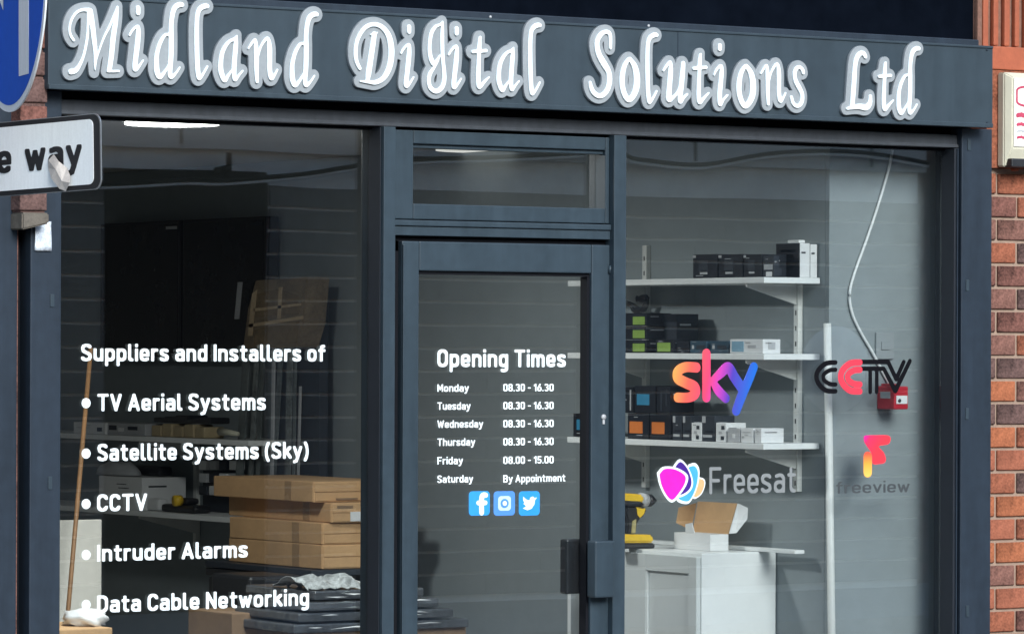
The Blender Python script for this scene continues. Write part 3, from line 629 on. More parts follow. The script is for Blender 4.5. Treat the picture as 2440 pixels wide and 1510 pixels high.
pat = [2, 0, 1, 2, 0, 1, 0, 1, 4, 3, 4, 3, 5, 2, 3, 5, 3, 1, 5, 2, 0, 3, 5, 2, 0, 4, 3, 1, 5, 2]
for c in range(28):
    z0 = ztop - 0.006 - (c + 1) * COURSE
    if z0 < 0.05: break
    odd = c % 2 == 0
    xs = [px0] + [(jB if odd else jA) + k * 0.225 for k in range(0 if (jB if odd else jA) > px0 + 0.03 else 1, 4)]
    if odd: xs = [px0, jB, jB + 0.225, jB + 0.45]
    for k in range(len(xs) - 1):
        a = xs[k] + (0.0005 if k == 0 else 0.005); b = xs[k + 1] - 0.005
        if b - a < 0.01 or a > PXR - 0.05: continue
        brick_at(a, min(b, PXR), z0, BRICKS[(pat[c % len(pat)] + (0 if k <= 1 and odd or k == 0 else (3, 5, 1, 2, 4)[c % 5])) % 6], pier)
zt0 = zz(2400, 168, YP); zt1 = zz(2400, 113, YP)
box('terracotta_band', px0, PXR, YP - 0.012, 0.04, ztop + 0.001, zt0 - 0.001, BRICKS[2], pier, 0.002)
box('terracotta_band', px0, PXR, YP - 0.018, 0.04, zt0, zt1, TERRA, pier, 0.004)
fl0 = xx(2323, YP, 60)
box('terracotta_back', fl0, PXR, YP + 0.006, 0.042, zt1 + 0.001, zt1 + 0.9, TERRAD, pier)
for a, b, m in ((2323, 2334, TERRAD), (2336, 2349, TERRA), (2361, 2373, TERRA), (2387, 2400, TERRA), (2412, 2423, TERRA), (2436, 2449, TERRA)):
    box('terracotta_rib', xx(a, YP, 60), xx(b, YP, 60), YP - 0.014, YP + 0.0055, zt1 + 0.0015 if a > 2355 else fz1 + 0.003, zt1 + 0.88, m, pier, 0.005)

YA = -0.10
alarm = thing('alarm_box', 'cream and white alarm bell box with sloping sides on the brick pier', 'alarm box', (xx(2450, YP), YP, zz(2450, 400, YP)))
ax0, ax1 = xx(2368, YP), xx(2368, YP) + 0.30
az0, az1 = zz(2368, 398, YP), zz(2368, 174, YP)
ix0, ix1, iz0, iz1 = xx(2411, YA), ax1 - 0.05, zz(2411, 352, YA), zz(2411, 184, YA)
bm = bmesh.new()
vb = [bm.verts.new(p) for p in ((ax0, YP - 0.013, az0), (ax1, YP - 0.013, az0), (ax1, YP - 0.013, az1), (ax0, YP - 0.013, az1))]
v1 = [bm.verts.new(p) for p in ((ax0, YP - 0.045, az0), (ax1, YP - 0.045, az0), (ax1, YP - 0.045, az1), (ax0, YP - 0.045, az1))]
vf = [bm.verts.new(p) for p in ((ix0, YA, iz0), (ix1, YA, iz0), (ix1, YA, iz1), (ix0, YA, iz1))]
for A, B in ((vb, v1), (v1, vf)):
    for k in range(4): bm.faces.new((A[k], A[(k + 1) % 4], B[(k + 1) % 4], B[k]))
bm.faces.new(vf); bm.faces.new(vb)
bmesh.ops.bevel(bm, geom=bm.edges[:], offset=0.004, segments=2, affect='EDGES')
from_bm('cover', bm, CREAM, alarm)
box('face_plate', ix0 + 0.004, ix1 - 0.004, YA - 0.003, YA - 0.0003, iz0 + 0.004, iz1 - 0.004, WHITEPL, alarm, 0.002)
box('sounder_grille', xx(2397, YP - 0.05), ax1 - 0.06, YP - 0.075, YP - 0.02, az0 - 0.002, az0 + 0.026, DARKPL, alarm, 0.004)
box('cable_gland', xx(2400, YP), xx(2412, YP), YP - 0.03, YP - 0.0135, az0 - 0.012, az0 - 0.003, TERRA, alarm, 0.002)
a = at(2421, 252, YA); b = (ix1 - 0.02, YA, zz(2421, 206, YA))
solid('printed_badge', contours([[(x, y, 0.0035) for x, y in [(a.x + (b[0] - a.x) * p[0], a.z + (b[2] - a.z) * p[1]) for p in ring(0, 0, 1, 1, 0.22)]]], 0, 0.0014), YA - 0.0042, 0.0008, REDTXT, alarm)
for py, m_, w_ in ((274, REDTXT, 0.007), (296, REDTXT, 0.005), (312, GREYL, 0.003), (327, REDTXT, 0.004)):
    q = at(2423, py, YA)
    solid('printed_line', contours([[(q.x + 0.008 * k, q.z + 0.002 * ((k * 7) % 3 - 1), w_), (q.x + 0.008 * k + 0.003, q.z, w_)] for k in range(0, 16)], 0, 0.0014), YA - 0.0042, 0.0008, m_, alarm)

# ------------------------------------------------------------------ left brick nib, neighbour pilaster, sticker
nib = thing('brick_nib', 'narrow brown brick nib on a stone pad left of the shopfront behind the road sign', 'brick wall', (xx(70, -0.1), -0.06, 0.0))
nx0, nx1 = xx(48, -0.12), xx(112, -0.12)
zst0, zst1 = zz(80, 543, -0.12), zz(80, 507, -0.12)
prism('stone_pad', [Vector((nx0, -0.13, zst0 - 0.006)), Vector((nx1, -0.13, zst0 + 0.012)), Vector((nx1, -0.13, zst1)), Vector((nx0, -0.13, zst1))], (0, 0.115, 0), STONE, nib, 0.004)
box('mortar', nx0 + 0.004, nx1 - 0.004, -0.110, -0.016, zst1 + 0.001, zst1 + 1.2, BRICKS[4], nib)
for c in range(14):
    brick_at(nx0, nx1, zst1 + 0.006 + c * COURSE, BRICKS[(4, 0, 4, 0, 4)[c % 5]], nib, y=-0.118)  # dark bricks, mortar and stone: road sign's shadow put into the colour
gap = tag(box('recess_panel', xx(43, -0.02), xl0 - 0.001, -0.012, 0.02, 0.0, 3.2, BLACK), 'black recess strip between the two shopfront pilasters', 'panel')
nbp = thing('neighbour_shopfront', 'dark blue grey pilaster of the neighbouring shopfront at the left edge', 'shopfront', (xx(10, -0.06), 0, 0))
box('pilaster', xx(-260, -0.06), xx(41, -0.06), -0.06, 0.05, 0.0, 3.2, FRAME, nbp, 0.004)
box('side_panel', -7.9, xx(-261, -0.06), -0.03, 0.028, 0.0, 3.2, FRAME2, nbp, 0.004)
box('edge_bead', xx(41.3, -0.06), xx(44, -0.06), -0.055, 0.03, 0.0, 3.2, BRICKS[1], nbp)
a = at(81, 597, YF); b = at(120, 528, YF)
bm = bmesh.new(); N = 9
g = [[bm.verts.new((a.x + (b.x - a.x) * i / N, YF - 0.004 - 0.004 * abs(math.sin(i * 1.9 + j * 0.35)), a.z + (b.z - a.z) * j / 6 - (0.010 * max(0, 3 - i) / 3 if j == 6 else 0))) for j in range(7)] for i in range(N + 1)]
for i in range(N):
    for j in range(6): bm.faces.new((g[i][j], g[i + 1][j], g[i + 1][j + 1], g[i][j + 1]))
r = bmesh.ops.extrude_face_region(bm, geom=bm.faces[:]); bmesh.ops.translate(bm, vec=(0, 0.0025, 0), verts=[v for v in r['geom'] if isinstance(v, bmesh.types.BMVert)])
tag(from_bm('sticker', bm, mat('glossy_white_film', (0.58, 0.64, 0.74), 0.2, var=0.45, scale=30), smooth=True), 'small crinkled white sticker on the left pilaster under the road sign', 'sticker')

# ------------------------------------------------------------------ road sign and plate (about two metres in front of the shop)
ZS = FPX / 1010.0
def sign_frame(phi, tilt):
    p = math.radians(phi)
    u = Vector((math.cos(p) * RGT[0] - math.sin(p) * FWD[0], math.cos(p) * RGT[1] - math.sin(p) * FWD[1], 0)); v = Vector((0, 0, 1))
    n = u.cross(v)                       # points to the viewer's side
    t = math.radians(tilt)
    return math.cos(t) * u + math.sin(t) * v, -math.sin(t) * u + math.cos(t) * v, n
def plate(name, loops, frame, org, lift, thick, m, parent):
    """flat sheet of the sign: loops in metres on the sign's own plane"""
    o = solid(name, loops, 0.0, thick, m, None)
    u, v, n = frame
    M = Matrix(((u.x, -n.x, v.x, org.x + n.x * lift), (u.y, -n.y, v.y, org.y + n.y * lift), (u.z, -n.z, v.z, org.z + n.z * lift), (0, 0, 0, 1)))
    o.data.transform(M)
    return attach(o, parent)
fr1 = sign_frame(67.7, 1.0)
c1 = far(26, -36, ZS)
post_xy = far(-150, 500, ZS + 0.12)
rs = thing('road_sign', 'round blue road sign with a white arrow, cut off at the top left corner', 'road sign', (post_xy.x, post_xy.y, 0.0))
circ = lambda r, n=72: [(r * math.cos(2 * math.pi * k / n), r * math.sin(2 * math.pi * k / n)) for k in range(n)]
plate('disc', [circ(0.300)], fr1, c1, 0.0, 0.004, SIGNWHITE, rs)
plate('disc_face', [circ(0.284)], fr1, c1, 0.0012, 0.0011, SIGNBLUE, rs)
plate('arrow', [[(0.075, -0.222), (0.158, -0.222), (0.158, 0.11), (-0.06, 0.11), (-0.06, 0.20), (-0.21, 0.07), (-0.062, -0.055), (-0.06, 0.03), (0.075, 0.03)]], fr1, c1, 0.0024, 0.0011, SIGNWHITE, rs)
tube('post', [Vector((post_xy.x, post_xy.y, 0.0)), Vector((post_xy.x, post_xy.y, 3.0))], 0.038, GALV, rs, 20)
arm_e = c1 - fr1[2] * 0.012
tube('bracket_arm', [Vector((post_xy.x, post_xy.y, c1.z + 0.1)), arm_e + Vector((0, 0, 0.1))], 0.012, GALV, rs, 8)
fr2 = sign_frame(45, 1.4)
ps = thing('road_sign_plate', 'white plate with black border reading one way below the round sign', 'road sign', (post_xy.x, post_xy.y, 1.9))
pc = far(238, 360, ZS)                   # right edge of the plate at mid height
WPL, HPL = 0.50, 0.176
def pl_rr(x0, y0, x1, y1, r): return [p for p in ring(x0, y0, x1, y1, r)[:-1]]
plate('backing', [pl_rr(-WPL - 0.002, -HPL / 2 - 0.002, 0.003, HPL / 2 + 0.002, 0.025)], fr2, pc, 0.0, 0.003, GALV, ps)
plate('border', [pl_rr(-WPL, -HPL / 2, 0.0, HPL / 2, 0.024)], fr2, pc, 0.0014, 0.0013, SIGNBLACK, ps)
plate('face', [pl_rr(-WPL + 0.022, -HPL / 2 + 0.011, -0.022, HPL / 2 - 0.011, 0.016)], fr2, pc, 0.0028, 0.0013, SIGNWHITE, ps)
def on_plate(px, py):
    d = Vector(ray(px, py)); o = Vector((CAMX, CAMY, EYE)); n = fr2[2]
    return o + d * ((pc - o).dot(n) / d.dot(n))
def plate_u(px): return (on_plate(px, 370) - pc).dot(fr2[0])
for chs, xa, xb in (('way', 62, 197), ('one', -82, 29)):
    x = 0.0; cells = []
    for ch in chs:
        cells.append((glyph_loops(ch, 0.085), x)); x += GLY[ch][1] + 0.17 + 0.10
    x0 = min(q[0] + xo for l, xo in cells for lp_ in l for q in lp_); x1 = max(q[0] + xo for l, xo in cells for lp_ in l for q in lp_)
    ua, ub = plate_u(xa), plate_u(xb)
    for l, xo in cells:
        plate('letter', [[(ua + (q[0] + xo - x0) * (ub - ua) / (x1 - x0), -0.034 + q[1] * 0.072) for q in lp_] for lp_ in l], fr2, pc, 0.0042, 0.0013, SIGNBLACK, ps)
tube('bracket_arm', [Vector((post_xy.x, post_xy.y, pc.z)), pc - fr2[0] * 0.45 - fr2[2] * 0.01], 0.012, GALV, ps, 8)
# torn scrap hanging on the plate
def pu(px, py, lift): return on_plate(px, py) + fr2[2] * lift
scr = [(135, 368), (150, 385), (163, 400), (174, 418), (176, 436), (160, 456), (148, 450), (132, 425), (118, 400), (122, 382)]
bm = bmesh.new(); vs = [bm.verts.new(pu(x, y, 0.009 + 0.005 * math.sin(i * 2.1))) for i, (x, y) in enumerate(scr)]
c0 = bm.verts.new(pu(146, 405, 0.017)); c2 = bm.verts.new(pu(158, 432, 0.014)); c3 = bm.verts.new(pu(146, 410, 0.0062))
ctr = [c0, c0, c2, c2, c2, c2, c2, c0, c0, c0]
for i in range(10):
    j = (i + 1) % 10
    bm.faces.new((vs[i], vs[j], ctr[i])) if ctr[i] is ctr[j] else bm.faces.new((vs[i], vs[j], ctr[j], ctr[i]))
    bm.faces.new((vs[j], vs[i], c3))
tag(from_bm('torn_scrap', bm, mat('dirty_white_film', (0.60, 0.55, 0.50), 0.4, var=0.2, scale=40)), 'crumpled off-white scrap of tape stuck over the sign plate lettering', 'scrap')

# ------------------------------------------------------------------ inside: lamps
LAMP = emit_mat('led_diffuser', (1.0, 0.97, 0.92), 14.0)
for k, (px, py, rr, lab) in enumerate(((410, 294, 0.15, 'lit round ceiling lamp seen at the top of the left window'), (1150, 357, 0.17, 'pale ceiling lamp seen through the transom light'))):
    q = onz(px, py, CZ - 0.012)
    t = thing('ceiling_lamp', lab, 'lamp', (q.x, q.y, CZ), 'round ceiling lamps')
    cyl('rim', (q.x, q.y, CZ - 0.0005), (0, 0, -1), rr + 0.012, 0.008, WHITEM, t, 40)
    cyl('diffuser', (q.x, q.y, CZ - 0.009), (0, 0, -1), rr, 0.007, LAMP if k == 0 else emit_mat('led_diffuser_dim', (1, 0.97, 0.9), 0.3), t, 40)
    if k == 0:
        li = bpy.data.lights.new('ceiling_lamp_light', 'AREA'); li.shape = 'DISK'; li.size = 2 * rr; li.energy = 15.0; li.color = (0.97, 1, 1)
        lo = bpy.data.objects.new('ceiling_lamp_light', li); COL.objects.link(lo); lo.location = (q.x, q.y, CZ - 0.02)

# ------------------------------------------------------------------ inside: wall shelving on the side wall
YE = YN + 0.04
sx0, sx1 = xx(1820, YE), XW - 0.006
shelf_z = [zz(1890, 661, YE), zz(1890, 843, YE), zz(1890, 1056, YE)]
rack = thing('wall_shelving', 'white three tier wall shelving with brackets behind the right window', 'shelving', (XW - 0.1, 1.2, shelf_z[2] - 0.2))
yF = onx(1352, 800, sx0).y
yU = [onx(1900, 800, XW - 0.012).y, onx(1538, 800, XW - 0.012).y]
for k, z in enumerate(shelf_z):
    box('shelf', sx0, sx1, YE, yF, z - 0.019, z, WHITE, rack, 0.002)
    for y in yU:
        prism('bracket', [Vector((XW - 0.020, y - 0.004, z - 0.020)), Vector((sx0 + 0.012, y - 0.004, z - 0.020)), Vector((sx0 + 0.012, y - 0.004, z - 0.030)), Vector((XW - 0.020, y - 0.004, z - 0.085))], (0, 0.008, 0), WHITEM, rack)
for y, za, zb in ((yU[0], onx(1895, 1170, XW).z, shelf_z[0] - 0.02), (yU[1], onx(1538, 1160, XW).z, onx(1538, 585, XW).z)):
    box('upright', XW - 0.019, XW - 0.0005, y - 0.012, y + 0.012, za, zb, WHITEM, rack, 0.002)
    for j in range(int((zb - za) / 0.05)):
        box('slot', XW - 0.0196, XW - 0.0190, y - 0.003, y + 0.003, za + 0.02 + j * 0.05, za + 0.035 + j * 0.05, DARKPL, rack)

def carton(name, label, cat, x0, x1, y0, y1, z0, z1, m, patches=(), group=None, rot=0.0, bev=0.0015):
    t = thing(name, label, cat, ((x0 + x1) / 2, (y0 + y1) / 2, z0), group)
    bd = box('carton', x0, x1, y0, y1, z0, z1, m, t, bev)
    patches = list(patches)
    if m in (DARKBOX, DARKGREY, TEALBOX, WHITEBOX) and z1 - z0 > 0.03:
        pr = GREYL if m is not WHITEBOX else DARKGREY
        for k in range(3):
            u = random.uniform(0.08, 0.5); v = random.uniform(0.08, 0.9)
            if all(not (p[0] == 'L' and p[3] - 0.06 < v < p[4] + 0.02 and p[1] < u + 0.3 and p[2] > u) for p in patches): patches.append(('L', u, u + random.uniform(0.12, 0.3), v, v + 0.025, pr, 'print'))
        if m is not TEALBOX: patches.append(('F', 0.15, 0.15 + random.uniform(0.3, 0.6), 0.7, 0.75, pr, 'print'))
    for face, u0, u1, v0, v1, pm, pn in patches:
        zA, zB = z0 + (z1 - z0) * v0, z0 + (z1 - z0) * v1
        if face == 'L':   # face looking to the left, u runs from the far end to the street end
            ya, yb = y1 + (y0 - y1) * u0, y1 + (y0 - y1) * u1
            box(pn, x0 - 0.0012, x0 - 0.0001, yb, ya, zA, zB, pm, t)
        else:             # face looking to the street
            xa, xb = x0 + (x1 - x0) * u0, x0 + (x1 - x0) * u1
            box(pn, xa, xb, y0 - 0.0012, y0 - 0.0001, zA, zB, pm, t)
    return t
def side_box(name, label, cat, pa, pb, ptop, zbase, set_back, thick, m, patches=(), group=None, zt=None):
    """a carton on the side-wall shelves whose left face spans survey columns pa..pb"""
    X = sx0 + set_back
    y1, y0 = onx(pa, 800, X).y, onx(pb, 800, X).y
    z1 = zt if zt else onx((pa + pb) / 2, ptop, X).z
    return carton(name, label, cat, X, X + thick, y0 + 0.001, y1 - 0.001, zbase + 0.001, z1, m, patches, group)
z1_, z2_, z3_ = shelf_z
GC = 'small black camera boxes on the top shelf'
CAMP = [('L', 0.25, 0.62, 0.25, 0.75, DARKGREY, 'picture'), ('L', 0.30, 0.60, 0.16, 0.30, GREYL, 'label'), ('L', 0.0, 0.12, 0.86, 0.97, GREYL, 'sticker'), ('F', 0.2, 0.8, 0.1, 0.4, DARKGREY, 'picture')]
side_box('camera_box', 'black camera box at the far end of the row of three on the top shelf', 'box', 1650, 1708, 606, z1_, 0.03, 0.10, DARKBOX, CAMP, GC)
side_box('camera_box', 'middle one of three black camera boxes on the top shelf', 'box', 1711, 1768, 606, z1_, 0.03, 0.10, DARKBOX, CAMP, GC)
side_box('camera_box', 'black camera box nearest the grey one on the top shelf', 'box', 1771, 1814, 606, z1_, 0.03, 0.10, DARKBOX, CAMP, GC)
side_box('small_box', 'small dark grey box with a white tag beside the camera boxes', 'box', 1817, 1843, 610, z1_, 0.035, 0.022, DARKGREY, [('L', 0.1, 0.9, 0.35, 0.6, GREYL, 'label'), ('L', 0.3, 0.85, 0.03, 0.25, WHITEBOX, 'label')])
Xd = xx(1905, YE + 0.012)
yd1 = onx(1849, 800, Xd).y
carton('device_box', 'tall box with black printed front and white spine on the top shelf', 'box', Xd, Xd + 0.040, YE + 0.012, yd1, z1_ + 0.001, onx(1880, 580, Xd).z, WHITEBOX, [('L', 0.0, 1.0, 0.0, 1.0, DARKBOX, 'print'), ('L', 0.28, 0.72, 0.2, 0.68, DARKGREY, 'picture'), ('L', 0.2, 0.8, 0.74, 0.82, DARKGREY, 'label')])
carton('device_box', 'plain white slim box at the wall end of the top shelf', 'box', Xd + 0.044, XW - 0.0075, YE + 0.014, yd1 - 0.01, z1_ + 0.001, onx(1880, 582, Xd).z, WHITEBOX)
q = at(1892, 575, YE + 0.07)
tag(box('paper_scrap', q.x - 0.012, q.x + 0.014, YE + 0.03, YE + 0.09, onx(1880, 580, Xd).z + 0.001, onx(1880, 580, Xd).z + 0.011, WHITEBOX, bev=0.003), 'small white packet lying on the tall black box', 'packet')
# middle shelf
hG = (onx(1520, 745, sx0 + 0.02).z - z2_) / 3
for k, lab in enumerate(('lowest of three stacked black and lime green boxes on the middle shelf', 'middle of three stacked black and lime green boxes on the middle shelf', 'topmost of three stacked black and lime green boxes on the middle shelf')):
    side_box('green_box', lab, 'box', 1478, 1541, 0, z2_ + k * hG, 0.02, 0.10, DARKBOX, [('L', 0.48, 0.93, 0.1, 0.72, GREENL, 'label'), ('L', 0.5, 0.9, 0.78, 0.86, DARKGREY, 'label')], 'black and green boxes', zt=z2_ + (k + 1) * hG - 0.001)
side_box('dark_box', 'tall plain dark grey box on the middle shelf beside the green stack', 'box', 1545, 1612, 748, z2_, 0.09, 0.09, DARKGREY, [('L', 0.0, 1.0, 0.8, 1.0, DARKBOX, 'band')])
side_box('green_box', 'single low black and lime green box in front of the tall dark box', 'box', 1562, 1604, 808, z2_, 0.01, 0.07, DARKBOX, [('L', 0.1, 0.85, 0.1, 0.75, GREENL, 'label')], 'black and green boxes')
side_box('dark_box', 'low black box between the green box and the teal boxes', 'box', 1611, 1641, 813, z2_, 0.02, 0.10, DARKBOX)
side_box('teal_box', 'dark teal box with a white dot, the one farther from the window', 'box', 1644, 1684, 812, z2_, 0.02, 0.10, TEALBOX, [('L', 0.12, 0.24, 0.35, 0.65, GREYL, 'dot'), ('L', 0.4, 0.9, 0.35, 0.65, DARKGREY, 'label')], 'dark teal boxes')
side_box('teal_box', 'dark teal box touching the white and pale blue box', 'box', 1692, 1736, 812, z2_, 0.02, 0.10, TEALBOX, [('L', 0.12, 0.24, 0.35, 0.65, GREYL, 'dot'), ('L', 0.4, 0.9, 0.35, 0.65, DARKGREY, 'label')], 'dark teal boxes')
side_box('white_box', 'long white box with a pale blue end panel on the middle shelf', 'box', 1739, 1818, 808, z2_, 0.008, 0.07, WHITEBOX, [('L', 0.06, 0.42, 0.12, 0.85, PALEBLUE, 'picture'), ('L', 0.55, 0.8, 0.4, 0.6, GREYL, 'label'), ('F', 0.3, 0.7, 0.3, 0.8, GREYL, 'label')])
q = onx(1520, 722, XW - 0.05)
g = thing('cable_coil', 'dark bundle of cable hanging under the top shelf near the door post', 'cable', (q.x, q.y, q.z))
tube('coil', [q + Vector((0, 0.055 * math.cos(t) * (1 + 0.1 * math.sin(3 * t)), 0.020 * math.sin(t) + 0.01 * math.sin(2.3 * t))) for t in [k * 0.35 for k in range(40)]], 0.008, DARKPL, g, 6)
# bottom shelf
side_box('blue_box', 'black box with a blue label seen through the door glass', 'box', 1366, 1402, 985, z3_, 0.02, 0.09, DARKBOX, [('L', 0.25, 1.0, 0.3, 0.75, BLUEL, 'label')], 'black and blue boxes')
OP = [('L', 0.1, 0.72, 0.22, 0.68, ORANGEL, 'label')]
zo = onx(1540, 985, sx0 + 0.02).z
side_box('orange_box', 'black box with an orange label next to the door post', 'box', 1496, 1546, 0, z3_, 0.02, 0.10, DARKBOX, OP, 'black and orange boxes', zt=zo)
side_box('orange_box', 'black box with an orange label, second from the door post', 'box', 1549, 1598, 0, z3_, 0.02, 0.10, DARKBOX, OP, 'black and orange boxes', zt=zo)
side_box('blue_box', 'black box with a blue label stacked on the orange labelled boxes', 'box', 1512, 1562, 919, zo, 0.02, 0.10, DARKBOX, [('L', 0.12, 0.72, 0.3, 0.7, BLUEL, 'label')], 'black and blue boxes')
side_box('dark_box', 'plain black box stacked beside the blue labelled one', 'box', 1565, 1596, 921, zo, 0.02, 0.10, DARKBOX, [('L', 0.3, 0.4, 0.1, 0.9, DARKGREY, 'stripe'), ('L', 0.7, 0.8, 0.3, 0.9, DARKGREY, 'stripe')])
side_box('dark_box', 'plain black box stacked right against the door post', 'box', 1480, 1509, 922, zo, 0.02, 0.10, DARKBOX, [('L', 0.75, 0.85, 0.1, 0.9, GREYL, 'stripe')])
for k, (a, b, m_, lab) in enumerate(((1603, 1625, DARKGREY, 'first'), (1627, 1647, DARKGREY, 'second'), (1672, 1704, DARKGREY, 'third'))):
    side_box('slim_box', lab + ' slim dark grey box with a pale cap past the orange boxes', 'box', a, b, 990, z3_, 0.02, 0.08, m_, [('L', 0.05, 0.3, 0.72, 0.98, GREYL, 'cap'), ('L', 0.3, 0.9, 0.35, 0.42, DARKBOX, 'stripe'), ('L', 0.1, 0.8, 0.15, 0.25, GREYL, 'stripe')], 'slim dark boxes')
for k, (a, b, pt, lab) in enumerate(((1648, 1671, 1007, 'white patterned carton between the slim dark boxes'), (1706, 1731, 1007, 'white patterned carton at the end of the slim dark boxes'))):
    side_box('patterned_box', lab, 'box', a, b, pt, z3_, 0.015, 0.08, WHITEBOX, [('L', 0.5, 0.8, 0.1, 0.3, DARKGREY, 'mark'), ('L', 0.3, 0.6, 0.4, 0.55, GREYL, 'mark'), ('L', 0.55, 0.85, 0.65, 0.85, DARKGREY, 'mark')], 'white patterned cartons')
for a, b, m_, lab in ((1734, 1764, GREYL, 'low pale grey carton on the bottom shelf'), (1766, 1795, WHITEBOX, 'low white carton between two pale ones on the bottom shelf'), (1799, 1815, WHITEBOX, 'low white carton at the street end of the bottom shelf')):
    side_box('white_carton', lab, 'box', a, b, 1020, z3_, 0.012, 0.09, m_, [('L', 0.4, 0.6, 0.3, 0.6, WHITEBOX, 'mark')] if m_ is GREYL else [('L', 0.2, 0.8, 0.7, 0.76, GREYL, 'mark')], 'low white cartons')

# ------------------------------------------------------------------ inside: cabinet and what stands on it
YC = YN + 0.27
cx0, cx1 = xx(1661, YC, 1320), xx(1849, YC, 1320)
cz = zz(1666, 1318, YC)
cy1 = onx(1400, 1300, cx0).y
cab = thing('cabinet', 'white wall cabinet with a panelled grey-white door under the right window shelves', 'cabinet', ((cx0 + cx1) / 2, YC + 0.3, 0.021))
box('carcass', cx0 + 0.018, cx1, YC, cy1, 0.021, cz, WHITE, cab, 0.004)
DOORM = mat('pale_grey_door', (0.60, 0.63, 0.62), 0.45, var=0.03)
dzt = cz - 0.012
yds = [onx(p, 1350, cx0).y for p in (1640, 1538)]
box('door_stile', cx0, cx0 + 0.017, YC + 0.004, yds[0], 0.03, dzt, DOORM, cab, 0.002)
box('door_stile', cx0, cx0 + 0.017, yds[1], cy1 - 0.004, 0.03, dzt, DOORM, cab, 0.002)
zpan = onx(1590, 1362, cx0).z
box('door_rail', cx0, cx0 + 0.017, yds[0] + 0.0004, yds[1] - 0.0004, zpan, dzt, DOORM, cab, 0.002)
box('door_panel', cx0 + 0.009, cx0 + 0.0165, yds[0] + 0.0004, yds[1] - 0.0004, 0.03, zpan - 0.0004, DOORM, cab)
box('panel_bead', cx0 + 0.002, cx0 + 0.0085, yds[1] - 0.007, yds[1] - 0.0008, 0.03, zpan - 0.001, WHITE, cab)
q = onx(1911, 1297, XW - 0.045)
tag(box('batten', XW - 0.075, XW - 0.035, q.y, q.y + 0.9, cz + 0.001, cz + 0.013, WHITE, bev=0.002), 'long white batten lying on the cabinet top beside the wall', 'batten')
# open white carton
ob = thing('open_carton', 'open white mailing carton with brown inside on the cabinet', 'box', (xx(1680, YC + 0.1), YC + 0.2, cz))
oy0 = YC + 0.10
ox0, ox1 = xx(1694, oy0), xx(1737, oy0); oy1 = onx(1606, 1290, ox0).y
oz = cz + 0.001; oh = zz(1715, 1262, oy0) - zz(1715, 1301, oy0)
box('tray_side', ox0, ox0 + 0.003, oy0, oy1, oz, oz + oh, WHITEBOX, ob); box('tray_side', ox1 - 0.003, ox1, oy0, oy1, oz, oz + oh, WHITEBOX, ob)
box('tray_end', ox0 + 0.0032, ox1 - 0.0032, oy0, oy0 + 0.003, oz, oz + oh, WHITEBOX, ob); box('tray_end', ox0 + 0.0032, ox1 - 0.0032, oy1 - 0.003, oy1, oz, oz + oh, WHITEBOX, ob)
box('tray_base', ox0 + 0.0032, ox1 - 0.0032, oy0 + 0.0032, oy1 - 0.0032, oz, oz + 0.003, CARD, ob)
hz = oz + oh; hL = zz(1700, 1192, oy0) - zz(1700, 1265, oy0)
lid_a, lid_b = onx(1648, 1262, ox1), onx(1728, 1262, ox1)
prism('lid', [Vector((ox1, oy0 + 0.002, hz)), Vector((ox1, oy1 - 0.002, hz)), Vector((ox1 + 0.03, oy1 + 0.01, hz + hL)), Vector((ox1 + 0.03, oy0 - 0.005, hz + hL))], (0.003, 0, 0), CARD, ob)
prism('lid_flap', [Vector((ox1 + 0.001, oy0 - 0.002, hz + 0.002)), Vector((ox1 + 0.030, oy0 - 0.009, hz + hL)), Vector((ox1 + 0.046, oy0 - 0.040, hz + hL * 0.86)), Vector((ox1 + 0.046, oy0 - 0.036, hz + hL * 0.5)), Vector((ox1 + 0.020, oy0 - 0.012, hz + 0.004))], (0.002, -0.003, 0), WHITEBOX, ob)
prism('lid_flap', [Vector((ox1 - 0.002, oy1 + 0.004, hz + 0.006)), Vector((ox1 + 0.026, oy1 + 0.012, hz + hL * 0.95)), Vector((ox1 - 0.040, oy1 + 0.022, hz + hL * 0.8)), Vector((ox1 - 0.055, oy1 + 0.015, hz + hL * 0.3))], (-0.001, -0.003, 0), CARD, ob)
prism('front_flap', [Vector((ox0 + 0.002, (oy0 + oy1) / 2 - 0.01, hz + 0.001)), Vector((ox0 + 0.002, (oy0 + oy1) / 2 + 0.04, hz + 0.001)), Vector((ox0 - 0.006, (oy0 + oy1) / 2 + 0.03, hz + 0.03)), Vector((ox0 - 0.006, (oy0 + oy1) / 2 - 0.005, hz + 0.035))], (0.003, 0, 0), WHITEBOX, ob)
# cordless drill
ZD, OD = 3.697, (1300, 1150)
YDR = YC + 0.38
dq = at(1500, 1290, YDR); dr = thing('cordless_drill', 'yellow and black cordless drill standing on the cabinet', 'drill', (dq.x, YDR, cz))
sh = cz + 0.001 - at(1500, 1150 + 532 / ZD, YDR).z
def dp(pts, y0, th, m_, nm, bv=0.003):
    return prism(nm, [at(OD[0] + x / ZD, OD[1] + y / ZD, YDR) + Vector((0, y0, sh)) for x, y in pts], (0, th, 0), m_, dr, bv)
dp([(560, 60), (700, 46), (825, 58), (832, 120), (770, 150), (560, 150)], -0.026, 0.052, YELLOW, 'motor_housing', 0.006)
dp([(640, 100), (790, 108), (835, 150), (720, 162), (640, 150)], -0.028, 0.056, DARKPL, 'housing_band')
c = at(OD[0] + 830 / ZD, OD[1] + 105 / ZD, YDR) + Vector((0, 0, sh))
tube('gearbox', [c, c + Vector((0.028, 0, -0.002))], [0.024, 0.021], GREYL, dr, 18)
tube('chuck', [c + Vector((0.0285, 0, -0.002)), c + Vector((0.042, 0, -0.003)), c + Vector((0.062, 0, -0.004))], [0.021, 0.021, 0.008], DARKPL, dr, 18)
